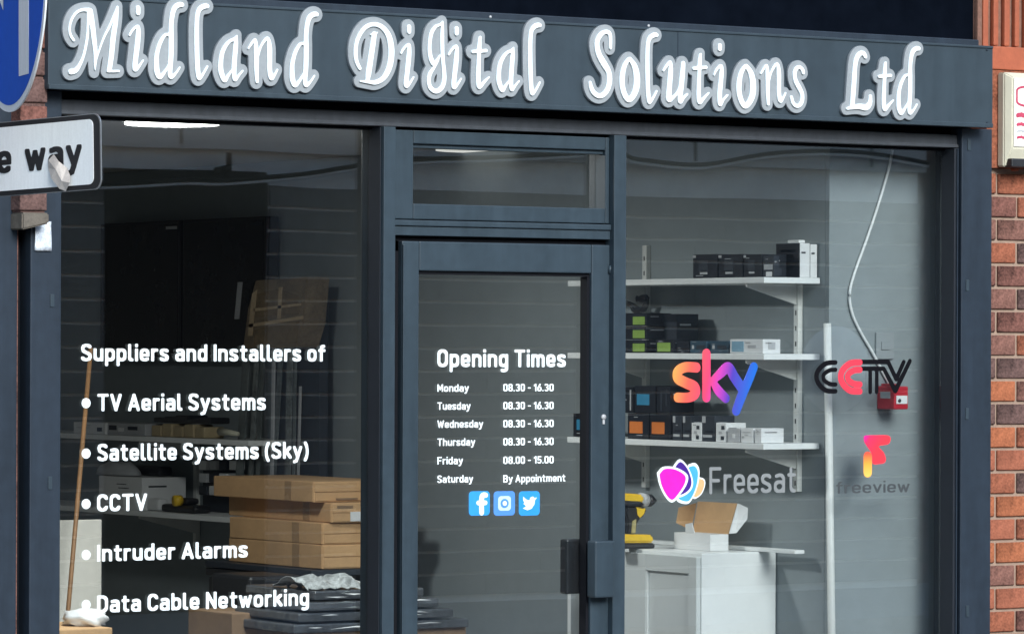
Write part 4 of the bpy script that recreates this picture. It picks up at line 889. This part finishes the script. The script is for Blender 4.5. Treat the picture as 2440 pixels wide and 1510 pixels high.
dp([(690, 160), (830, 160), (870, 180), (850, 240), (800, 275), (780, 330), (775, 402), (690, 402), (700, 300), (680, 220)], -0.017, 0.034, DARKPL, 'handle', 0.005)
dp([(765, 165), (860, 178), (842, 232), (800, 268), (775, 240)], -0.019, 0.038, YELLOW, 'trigger_guard', 0.003)
dp([(735, 290), (772, 270), (765, 396), (728, 398)], -0.0195, 0.039, mat('khaki_grip', (0.42, 0.36, 0.16), 0.6), 'grip', 0.002)
dp([(600, 405), (900, 410), (912, 480), (600, 482)], -0.030, 0.060, YELLOW, 'battery', 0.006)
dp([(600, 484), (914, 484), (922, 520), (905, 532), (600, 532)], -0.031, 0.062, DARKPL, 'battery_base', 0.004)
q = onz(1567, 1285, cz + 0.006)
tag(prism('plastic_scrap', [q + Vector(p) for p in ((-0.02, 0, -0.005), (0.025, 0, -0.005), (0.03, 0, 0.006), (0.012, 0, 0.016), (-0.004, 0, 0.004), (-0.02, 0, 0.012))], (0, 0.02, 0), WHITEBOX, None, 0.002), 'small white plastic offcut between the drill and the open carton', 'offcut')

# ------------------------------------------------------------------ return wall: pole, cable, red call point, socket
a, b = at(1971, 770, YN - 0.02), at(1982, 1560, YN - 0.02)
b = a + (b - a) * ((a.z - 0.021) / (a.z - b.z))
tag(tube('pole', [a, b], 0.0125, WHITEM, None, 16), 'slim white pole leaning in the corner beside the shelves', 'pole')
cab_pts = [(2127, 352), (2118, 400), (2095, 480), (2065, 570), (2036, 650), (2024, 700), (2030, 745), (2050, 790), (2078, 838), (2100, 880), (2125, 925)]
tag(tube('cable', smooth_pts([at(x, y, YN - 0.008) for x, y in cab_pts], 6), 0.0048, WHITE), 'white cable hanging in a curve down the light grey wall', 'cable')
cp = thing('call_point', 'small red call point box with a white label on the light grey wall', 'alarm', (xx(2140, YN), YN, zz(2130, 976, YN)))
ycp = YN - 0.09
rx0, rx1, rz0, rz1 = xx(2131, ycp), xx(2159, ycp) + 0.01, zz(2131, 975, ycp), zz(2131, 920, ycp)
box('housing', rx0, rx1, ycp, YN - 0.0005, rz0, rz1, REDP, cp, 0.005)
box('label', rx0 - 0.0012, rx0 - 0.0001, ycp + 0.02, YN - 0.02, rz0 + 0.035, rz1 - 0.018, GREYL, cp)
box('break_glass', rx0 + 0.008, rx1 - 0.006, ycp - 0.002, ycp - 0.0001, rz0 + 0.018, rz1 - 0.030, WHITE, cp)
cyl('key_hole', (rx0 + 0.02, ycp - 0.0021, rz0 + 0.028), (0, -1, 0), 0.006, 0.002, DARKPL, cp, 14)
box('bracket_clip', rx0 + 0.01, rx0 + 0.026, ycp + 0.02, YN - 0.01, rz1 + 0.0003, rz1 + 0.008, REDP, cp, 0.001)
so = thing('wall_socket', 'pale socket plate low in contrast on the light grey wall above the call point', 'socket', (xx(2105, YN), YN, zz(2105, 860, YN)))
a, b = at(2085, 855, YN - 0.003), at(2128, 792, YN - 0.003)
box('plate', a.x, b.x, YN - 0.009, YN - 0.0005, a.z, b.z, mat('pale_grey_plastic', (0.29, 0.32, 0.33), 0.5, var=0.03), so, 0.002)
box('rocker', a.x + 0.02, b.x - 0.02, YN - 0.013, YN - 0.0092, a.z + 0.03, b.z - 0.03, MATS['pale_grey_plastic'], so, 0.001)

# ------------------------------------------------------------------ inside, seen through the left window
# wall-mounted screens
XT = XW - 0.09
for pa, pb, lab in ((238, 428, 'black television screen on the wall, farther into the shop'), (434, 632, 'black television screen on the wall, the one nearer the window')):
    y1, y0 = onx(pa, 700, XT).y, onx(pb, 700, XT).y; z0, z1 = onx(430, 850, XT).z, onx(430, 524, XT).z
    t = thing('television', lab, 'television', (XT, (y0 + y1) / 2, z0), 'black televisions on the side wall')
    box('casing', XT, XW - 0.03, y0, y1, z0, z1, DARKPL, t, 0.006)
    box('screen', XT - 0.002, XT - 0.0002, y0 + 0.015, y1 - 0.015, z0 + 0.02, z1 - 0.015, mat('dark_screen', (0.006, 0.007, 0.012), 0.25), t)
    box('badge', XT - 0.004, XT - 0.0022, y0 + 0.02, y0 + 0.11, z1 - 0.036, z1 - 0.024, GREYL if pa < 300 else DARKGREY, t)
    box('wall_mount', XW - 0.0295, XW - 0.0005, y0 + 0.25, y1 - 0.25, z0 + 0.1, z1 - 0.1, DARKPL, t)
# far shelving
XS = XW - 0.30
fs = thing('wall_shelving', 'white two tier shelving deep in the shop behind the left window', 'shelving', (XW - 0.15, 4.9, 0.0))
yA0, yA1 = onx(592, 1050, XS).y, YB - 0.01
zA, zB = onx(500, 1046, XS).z, onx(500, 1229, XS).z
for z in (zA, zB):
    box('shelf', XS, XW - 0.004, yA0, yA1, z - 0.020, z, WHITE, fs, 0.002)
    for y in (yA0 + 0.12, yA0 + 0.9):
        prism('bracket', [Vector((XW - 0.005, y, z - 0.021)), Vector((XS + 0.02, y, z - 0.021)), Vector((XS + 0.02, y, z - 0.032)), Vector((XW - 0.005, y, z - 0.10))], (0, 0.008, 0), WHITEM, fs)
for y in (yA0 + 0.14, yA0 + 0.92):
    box('upright', XW - 0.019, XW - 0.0005, y - 0.012, y + 0.012, zB - 0.15, zA + 0.05, WHITEM, fs)
def far_box(name, label, cat, pa, pb, ptop, z, sb, th, m, patches=(), group=None):
    X = XS + sb; y1, y0 = onx(pa, 1100, X).y, onx(pb, 1100, X).y
    return carton(name, label, cat, X, X + th, y0, min(y1, YB - 0.02), z + 0.001, onx((pa + pb) / 2, ptop, X).z, m, patches, group)
far_box('white_carton', 'long low white carton with dark print on the far upper shelf', 'box', 175, 250, 1006, zA, 0.01, 0.16, WHITEBOX, [('L', 0.75, 0.9, 0.25, 0.6, DARKGREY, 'mark'), ('L', 0.1, 0.5, 0.5, 0.56, GREYL, 'mark')])
far_box('patterned_box', 'grey patterned carton in the middle of the far upper shelf', 'box', 255, 345, 1008, zA, 0.02, 0.14, GREYL, [('L', 0.05, 0.25, 0.4, 0.8, DARKGREY, 'mark'), ('L', 0.3, 0.45, 0.3, 0.6, WHITEBOX, 'mark'), ('L', 0.55, 0.8, 0.45, 0.75, DARKGREY, 'mark')])
STAPLE = mat('tan_tool_body', (0.42, 0.33, 0.19), 0.5)
t = thing('hand_tools', 'row of tan and black hand tools lying on the far upper shelf', 'tools', (XS + 0.1, onx(430, 1040, XS).y, zA))
for k in range(5):
    y0, y1 = onx(360 + 26 * k, 1040, XS + 0.03).y, onx(382 + 26 * k, 1040, XS + 0.03).y
    box('tool_body', XS + 0.03, XS + 0.12, y1, y0, zA + 0.001, zA + 0.045 + 0.008 * (k % 2), STAPLE, t, 0.006)
    box('tool_handle', XS + 0.05, XS + 0.14, y1 - 0.01, y0 + 0.02, zA + 0.056, zA + 0.075 + 0.006 * (k % 3), DARKPL, t, 0.006)
tube('tool_tip', [Vector((XS + 0.06, onx(492, 1040, XS).y, zA + 0.03)), Vector((XS + 0.06, onx(535, 1040, XS).y, zA + 0.022))], [0.016, 0.008], CREAM, t, 10)
far_box('white_carton', 'large plain white carton on the far lower shelf', 'box', 236, 338, 1135, zB, 0.03, 0.2, WHITEBOX)
zc_ = onx(300, 1135, XS + 0.03).z
q = onx(238, 1120, XS + 0.03)
t = thing('folded_cloth', 'pale folded cloth and dark pad lying on the white carton', 'cloth', (q.x + 0.05, q.y, zc_))
bm = bmesh.new()
bmesh.ops.create_uvsphere(bm, u_segments=20, v_segments=10, radius=1)
for v in bm.verts:
    v.co = Vector((q.x + 0.06 + v.co.x * 0.06, q.y - 0.05 + v.co.y * 0.16, zc_ + 0.002 + max(0, v.co.z) * 0.055 * (1 + 0.25 * math.sin(v.co.y * 7) * math.cos(v.co.x * 5))))
from_bm('cloth', bm, GREYL, t, True)
y1, y0 = onx(262, 1120, XS + 0.05).y, onx(322, 1120, XS + 0.05).y
box('dark_pad', XS + 0.16, XS + 0.22, y0, y1, zc_ + 0.002, zc_ + 0.04, DARKPL, t, 0.012)
# tool on the lower shelf
t = thing('power_tool', 'black power tool with a yellow knob on the far lower shelf', 'tool', (XS + 0.1, onx(420, 1210, XS).y, zB))
y1, y0 = onx(382, 1210, XS + 0.05).y, onx(462, 1210, XS + 0.05).y
box('tool_body', XS + 0.05, XS + 0.13, y0, y1, zB + 0.001, zB + 0.032, DARKPL, t, 0.014)
box('tool_hump', XS + 0.06, XS + 0.12, y0 + 0.08, y1 - 0.10, zB + 0.0325, zB + 0.058, DARKPL, t, 0.012)
yk = onx(436, 1195, XS + 0.07).y
cyl('knob', (XS + 0.06, yk, zB + 0.048), (-1, 0, 0), 0.022, 0.03, YELLOW, t, 14)
q = onx(362, 1205, XS + 0.05)
tag(box('white_carton', XS + 0.05, XS + 0.1, q.y - 0.05, q.y + 0.05, zB + 0.001, zB + 0.05, WHITEBOX, bev=0.015), 'small rounded white pot beside the power tool', 'pot')
# white small items near the wrapped pack
t = thing('small_parts_rack', 'cluttered rack of white and grey connectors beside the wrapped pack', 'rack', (XS + 0.1, onx(540, 1150, XS).y, zB))
for k in range(12):
    pxk = 482 + (k % 4) * 24; pyk = 1108 + (k // 4) * 30
    if pxk > 540 and pyk > 1160: continue
    p = onx(pxk, pyk, XS + 0.16)
    box('connector', p.x, p.x + 0.04, p.y - 0.03, p.y + 0.03, p.z - 0.018, p.z + 0.018, (WHITEBOX, GREYL, DARKGREY)[k % 3], t, 0.004)
box('rack_back', XS + 0.21, XS + 0.225, onx(560, 1150, XS + 0.2).y, onx(478, 1150, XS + 0.2).y, zB + 0.001, onx(520, 1095, XS + 0.2).z, DARKGREY, t)
# wrapped tall pack leaning on the wall
XPk = XW - 0.22
wp = thing('wrapped_pack', 'tall film wrapped pack with a cardboard sleeve leaning on the wall', 'package', (XPk, onx(660, 1300, XPk).y, 0.021))
def wpt(px, py, d=0.0): return onx(px, py, XPk + d)
prism('cardboard_sleeve', [wpt(608, 668), wpt(732, 660), wpt(722, 770), wpt(706, 826), wpt(578, 830), wpt(590, 735)], (0.10, 0, 0), mat('film_wrapped_card', (0.20, 0.15, 0.095), 0.3, var=0.35, scale=14), wp, 0.004)
for pl in (((604, 735), (716, 722), (716, 728), (604, 742)), ((592, 772), (722, 752), (722, 760), (592, 780)), ((600, 700), (612, 690), (600, 800), (590, 800)), ((664, 684), (672, 684), (668, 760), (660, 760))):
    prism('film_fold_glint', [wpt(x, y, -0.003) for x, y in pl], (0.002, 0, 0), mat('pale_film_fold', (0.50, 0.38, 0.24), 0.25), wp)
for pl in (((612, 700), (660, 688), (712, 705), (712, 748), (608, 756)), ((606, 785), (712, 765), (706, 818), (604, 822))):
    prism('film_window', [wpt(x, y, -0.0018) for x, y in pl], (0.001, 0, 0), FILMC, wp)
for k, (xa, xb, ya, yb, wd, mm) in enumerate(((578, 560, 830, 1150, 16, STRIP), (606, 590, 830, 1160, 9, FILM), (622, 604, 826, 1240, 7, STRIP), (648, 642, 826, 1200, 6, GREYL), (664, 640, 826, 1240, 9, STRIP), (684, 676, 826, 1220, 12, FILM), (700, 694, 826, 1220, 5, STRIP), (712, 706, 920, 1160, 4, GREYL), (600, 602, 1010, 1060, 8, WHITEBOX), (566, 558, 672, 760, 9, GREYL))):
    prism('profile_strip', [wpt(xa, ya, 0.02 + 0.008 * k), wpt(xa + wd, ya, 0.02 + 0.008 * k), wpt(xb + wd, yb, 0.02 + 0.008 * k), wpt(xb, yb, 0.02 + 0.008 * k)], (0.006, 0, 0), mm, wp)
box('pack_core', XPk + 0.11, XPk + 0.15, wpt(700, 1000).y, wpt(590, 1000).y, 0.021, wpt(650, 690).z, DARKGREY, wp, 0.003)
# bench, long cartons, things under them
YK = 2.35
btz = zz(770, 1356, YK)
bx0 = xx(766, YK); bx1 = xx(900, YK) + 0.12
bench = thing('bench', 'dark bench carrying the stack of long cartons', 'bench', ((bx0 + bx1) / 2, YK + 0.5, 0.021))
byE = onx(500, 1350, bx0 - 0.03).y
box('bench_top', bx0 - 0.05, bx1, YK - 0.02, byE, btz - 0.022, btz - 0.001, DARKGREY, bench, 0.002)
for x, y in ((bx0 - 0.02, YK + 0.02), (bx1 - 0.05, YK + 0.02), (bx0 - 0.02, byE - 0.06), (bx1 - 0.05, byE - 0.06)):
    box('leg', x, x + 0.035, y, y + 0.035, 0.021, btz - 0.023, GALV, bench)
def long_carton(label, pxe, pfar, ptop, pbot, yaw, dy, zb, patches=(), m=CARD):
    """long carton: street end starts at column pxe, its long side runs back to column pfar"""
    y0 = YK + dy; x0 = xx(pxe, y0, 1250); x1 = x0 + 0.34
    y1 = onx(pfar, 1250, x0).y
    z1 = zb + (zz(pxe + 40, ptop, y0) - zz(pxe + 40, pbot, y0))
    t = thing('long_carton', label, 'carton', ((x0 + x1) / 2, (y0 + y1) / 2, zb), 'long brown cartons on the bench')
    c = Vector(((x0 + x1) / 2, (y0 + y1) / 2, 0)); M = Matrix.Translation(c) @ Matrix.Rotation(yaw, 4, 'Z') @ Matrix.Translation(-c)
    parts = [box('carton', x0, x1, y0, y1, zb + 0.0008, z1, m, t, 0.004)]
    zm = (zb + z1) / 2
    parts.append(box('end_flap', x0 + 0.006, x1 - 0.004, y0 - 0.003, y0 - 0.0002, zb + 0.006, zm - 0.002, m, t, 0.001))
    parts.append(box('end_flap', x0 + 0.004, x1 - 0.006, y0 - 0.004, y0 - 0.0002, zm + 0.001, z1 - 0.004, m, t, 0.001))
    parts.append(box('tape', x0 - 0.0012, x0 - 0.0002, y0 + 0.16, y0 + 0.21, zb + 0.003, z1 - 0.003, TAPE, t))
    parts.append(box('side_seam', x0 - 0.0022, x0 - 0.0003, y0 + 0.004, y0 + 0.045, zb + 0.004, z1 - 0.004, m, t))
    for u0, u1, v0, v1, pm in patches:
        parts.append(box('label', x0 + u0, x0 + u1, y0 - 0.0055, y0 - 0.0042, zb + (z1 - zb) * v0, zb + (z1 - zb) * v1, pm, t))
    for p in parts: p.data.transform(M)
    return z1
zt = long_carton('lowest long brown carton of the stack, resting on the bench', 768, 545, 1299, 1357, 0.0, 0.0, btz, m=CARD)
zt = long_carton('second long brown carton from the bottom of the stack', 766, 548, 1246, 1298, 0.01, 0.005, zt, m=CARD)
zt = long_carton('long brown carton with a white address label, second from the top', 798, 540, 1198, 1246, -0.03, -0.02, zt, ((0.075, 0.16, 0.08, 0.55, WHITEBOX), (0.02, 0.085, 0.72, 0.86, CARDD)), m=CARD)
zt = long_carton('topmost long brown carton with dark print on its end', 752, 505, 1149, 1199, -0.02, 0.03, zt, ((0.09, 0.18, 0.1, 0.2, CARDD),), m=CARD)
# black crate under the bench
y0, y1 = YK + 0.16, YK + 0.75
t = thing('black_crate', 'black plastic crate in the dark under the bench', 'crate', (bx0 + 0.1, YK + 0.4, btz - 0.45))
box('crate_body', xx(690, y0), xx(868, y0), y0, y1, zz(760, 1452, y0), zz(760, 1388, y0), DARKPL, t, 0.01)
box('crate_lid', xx(686, y0), xx(872, y0), y0 - 0.01, y1 + 0.01, zz(760, 1386, y0), zz(760, 1366, y0), DARKPL, t, 0.008)
box('crate_foot', xx(700, y0), xx(860, y0), y0 + 0.05, y1 - 0.05, 0.021, zz(760, 1452, y0) - 0.001, DARKGREY, t)
# film-wrapped flat packs at the foot of the left window
YW = 1.35
random.seed(3)
for k in range(4):
    za, zb_ = zz(800, 1506 - 26 * k, YW), zz(800, 1484 - 26 * k, YW)
    a0, a1 = xx(708 + 14 * k, YW), xx(1120 - 36 * k, YW)
    t = thing('flat_pack', ('lowest', 'second', 'third', 'topmost')[k] + ' of the film wrapped dark flat packs behind the door post', 'package', ((a0 + a1) / 2, YW + 0.2, za), 'film wrapped flat packs')
    box('pack', a0, a1, YW, YW + 0.45, za + 0.001, zb_, mat('wrapped_grey_card', (0.070, 0.076, 0.085), 0.18, var=0.4, scale=5, bump=1.0, bscale=22), t, 0.006, rot=random.uniform(-0.04, 0.04))
    for j in range(5):
        u = a0 + (a1 - a0) * random.uniform(0.0, 0.75); w = (a1 - a0) * random.uniform(0.08, 0.25); zc0 = random.uniform(za + 0.004, zb_ - 0.006); dz_ = random.uniform(-0.006, 0.006)
        prism('film_fold_glint', [Vector((u, YW - 0.022, zc0)), Vector((u + w * 0.5, YW - 0.026, zc0 + dz_)), Vector((u + w, YW - 0.022, zc0 + dz_ * 0.5)), Vector((u + w * 0.6, YW - 0.024, zc0 + dz_ + 0.004))], (0, 0.002, 0), (FILM, GREYL, WHITEBOX, FILM, GREYL)[j], t)  # pale strips on the wrap: highlights along the folds put in as colour
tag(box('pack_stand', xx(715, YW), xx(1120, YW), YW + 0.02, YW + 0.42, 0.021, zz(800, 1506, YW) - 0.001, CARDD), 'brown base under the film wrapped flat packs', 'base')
bm = bmesh.new(); bmesh.ops.create_grid(bm, x_segments=26, y_segments=8, size=0.5)
a, b = at(742, 1428, YW), at(905, 1392, YW)
for v in bm.verts:
    u, w = v.co.x + 0.5, v.co.y + 0.5
    v.co = Vector((a.x + (b.x - a.x) * u, YW + 0.02 + 0.25 * w + 0.02 * math.sin(u * 31 + w * 5), zz(800, 1406, YW) + 0.001 + 0.036 * w * (1 - w) * 4 * (0.6 + 0.4 * math.sin(u * 17 + 3 * w)) + 0.010 * abs(math.sin(u * 43 + 9 * w)) + 0.006 * math.sin(u * 90 + 20 * w)))
r = bmesh.ops.extrude_face_region(bm, geom=bm.faces[:]); bmesh.ops.translate(bm, vec=(0, 0, -0.002), verts=[v for v in r['geom'] if isinstance(v, bmesh.types.BMVert)])
tag(from_bm('film_sheet', bm, mat('shiny_clear_film', (0.34, 0.36, 0.36), 0.08, var=0.5, scale=30)), 'crumpled clear plastic film lying on the flat packs', 'film')
# cartons at the foot of the window
YQ = 1.7
a, b = at(552, 1560, YQ), at(682, 1456, YQ)
t = thing('brown_carton', 'small brown carton with dark lettering low in the left window', 'carton', ((a.x + b.x) / 2, YQ, 0.021))
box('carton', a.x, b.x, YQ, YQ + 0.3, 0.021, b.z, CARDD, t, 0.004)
for k in range(4): box('print', a.x + 0.05 + 0.024 * k, a.x + 0.067 + 0.024 * k, YQ - 0.0012, YQ - 0.0002, zz(600, 1492, YQ), zz(600, 1474, YQ), DARKGREY, t)
a, b = at(587, 1452, YQ + 0.35), at(712, 1368, YQ + 0.35)
tag(box('black_case', a.x, b.x, YQ + 0.33, YQ + 0.6, 0.021, b.z, DARKPL, bev=0.012), 'tall black case between the brown carton and the bench', 'case')
YG = 1.5
a, b = at(120, 1600, YG), at(268, 1494, YG)
tag(box('brown_carton', a.x, b.x, YG, YG + 0.35, 0.021, b.z, CARD, bev=0.004), 'brown carton in the bottom left corner of the left window', 'carton')
q = at(215, 1492, YG + 0.1)
bm = bmesh.new(); bmesh.ops.create_icosphere(bm, subdivisions=3, radius=1)
for v in bm.verts:
    n = 1 + 0.16 * math.sin(v.co.x * 6 + v.co.z * 4) * math.cos(v.co.y * 5 + 1) + 0.08 * math.sin(v.co.z * 11 + v.co.x * 9)
    v.co = Vector((q.x + v.co.x * 0.070 * n, YG + 0.14 + v.co.y * 0.08 * n, b.z + 0.001 + (max(-0.5, v.co.z * n) + 0.5) * 0.036))
tag(from_bm('plastic_bag', bm, WHITEBOX, None, True), 'crumpled white plastic bag on the brown corner carton', 'bag')
t = thing('wood_batten', 'slender brown wooden batten leaning in the left window corner', 'batten', at(160, 1500, 2.0))
p0, p1 = at(216, 830, 2.28), at(158, 1500, 2.0)
d = (p1 - p0); p1 = p0 + d * ((p0.z - 0.021) / (p0.z - p1.z))
tube('shaft', [p0, p1], 0.008, WOOD, t, 8)
# added pale board: daylight on the lower back wall put into its colour
y_ = 2.32
tag(box('wall_daylight_board', xx(140, y_), xx(244, y_), y_, y_ + 0.02, 0.021, zz(190, 1238, y_), mat('wall_daylight_tone', (0.60, 0.58, 0.52), 0.6, var=0.08), bev=0.003), 'added pale board behind the leaning batten, imitating daylight on the wall', 'board')
# white trim seen under the lock case, through the door glass
y_ = 1.3
t = thing('cupboard', 'narrow white cupboard edge seen through the door glass below the lock', 'cupboard', (xx(1378, y_), y_, 0.021))
box('panel', xx(1362, y_), xx(1388, y_), y_, y_ + 0.02, 0.021, zz(1375, 1412, y_), WHITE, t, 0.002)
box('edge_strip', xx(1388.5, y_), xx(1398, y_), y_ - 0.004, y_ + 0.02, 0.021, zz(1375, 1412, y_), VINYL, t, 0.002)

# ------------------------------------------------------------------ across the street: what the glass reflects
YO = 13.0
def ox(px): return at(px, 800, YO).x
opp = thing('opposite_building', 'low building across the street, clad in grey boards, reflected in the windows', 'building', (9.5, -YO, 0.0))
zgut = at(1230, 388, YO).z
oa, obx, oc, oe = ox(60), ox(250), ox(640), ox(2192)
box('wall', oa, oe, -YO - 3.0, -YO - 0.02, 0.0, zgut + 1.3, PALE, opp)
box('fascia', oa, oe + 0.02, -YO - 0.019, -YO + 0.05, zgut + 0.02, zgut + 1.25, FASC, opp)
for px in (415, 1640, 2060):
    box('fascia_joint', ox(px), ox(px) + 0.025, -YO + 0.0505, -YO + 0.055, zgut + 0.05, zgut + 1.2, DARKGREY, opp)
box('dark_opening', obx, oc - 0.02, -YO - 0.0195, -YO + 0.01, 0.0, zgut - 0.12, BLACK, opp)
for r_ in range(19):
    z0 = 0.05 + r_ * 0.15
    if z0 + 0.138 > zgut - 0.05: break
    cuts = [oc, oc + (oe - oc) * (0.31 + 0.08 * (r_ % 3)), oc + (oe - oc) * (0.68 - 0.05 * (r_ % 2)), oe]
    for k in range(3): box('cladding_board', cuts[k] + 0.003, cuts[k + 1] - 0.003, -YO - 0.0195, -YO + 0.005, z0, z0 + 0.131, BOARD, opp)
    box('cladding_board', oa, obx - 0.01, -YO - 0.0195, -YO + 0.005, z0, z0 + 0.131, BOARD, opp)
wav = [(150, 452), (240, 450), (420, 441), (520, 443), (700, 424), (880, 396), (1130, 385), (1430, 372), (1500, 390), (1650, 402), (1850, 372), (2040, 374), (2192, 400)]
def opp_pt(x, y, lift): p = at(x, y, YO); return Vector((p.x, -YO + 0.10 + lift, p.z))
tube('gutter_line', smooth_pts([opp_pt(x, y, 0.0) for x, y in wav], 5), 0.011, PALE, opp, 8)  # stands for the gutter edge; the glass's ripple is put into its shape
tube('gutter_line', smooth_pts([opp_pt(x, y - 9, 0.01) for x, y in wav], 5), 0.014, BLACK, opp, 8)  # black line painting the shadow gap above the gutter edge
p = opp_pt(528, 405, 0.0)
ae = thing('rooftop_aerial', 'small dark aerial on the building across the street, reflected in the left window', 'aerial', (p.x, p.y, zgut))
tube('mast', [p + Vector((0, 0, -0.09)), p + Vector((0, 0, 0.10))], 0.02, BLACK, ae, 8)
tube('dipole', [p + Vector((-0.10, 0, -0.02)), p + Vector((0.0, 0, 0.0))], 0.022, BLACK, ae, 8)

nb2 = thing('added_house', 'plain dark building added beside the boarded one across the street to darken the reflection', 'building', (oe + 3, -YO, 0.0))
box('wall', oe + 0.06, oe + 8, -YO - 4, -YO - 0.3, 0.0, 7.0, BRICKS[1], nb2)  # added, unseen: keeps bright sky out of the right window's reflection
box('roof', oe + 0.02, oe + 8.1, -YO - 4.1, -YO - 0.2, 7.001, 7.3, DARKGREY, nb2)
q = at(1990, 880, YO - 1.0); q = Vector((q.x, -(YO - 1.0), q.z))
rb = thing('road_sign', 'pale round back of a road sign across the street, faintly mirrored in the right window', 'road sign', (q.x, q.y, 0.0))
cyl('disc', q, (0, 1, 0), 0.30, 0.004, PALE, rb, 48)
tube('post', [Vector((q.x, q.y - 0.04, 0.0)), Vector((q.x, q.y - 0.04, q.z + 0.3))], 0.03, GALV, rb, 12)
nb3 = thing('added_terrace', 'plain brick terrace added farther along the far side of the street to fill reflections', 'building', (-4, -YO, 0.0))
box('wall', -16, oa - 0.06, -YO - 5, -YO - 0.1, 0.0, 4.8, BRICKS[1], nb3)  # unseen terrace added so side views mirror no bare sky
box('roof', -16.1, oa - 0.03, -YO - 5.1, -YO - 0.02, 4.801, 5.0, DARKGREY, nb3)
for k in range(7):
    x = -15 + k * 2.9
    if x + 1.7 > oa - 0.2: break
    w = box('window', x, x + 1.7, -YO - 0.0995, -YO - 0.06, 0.5, 2.6, DARKPL, nb3)
    box('frame', x - 0.06, x - 0.001, -YO - 0.0995, -YO - 0.03, 0.45, 2.65, PALE, w); box('frame', x + 1.701, x + 1.76, -YO - 0.0995, -YO - 0.03, 0.45, 2.65, PALE, w)
    box('sill', x - 0.1, x + 1.8, -YO - 0.0995, -YO + 0.0, 0.38, 0.449, PALE, w)
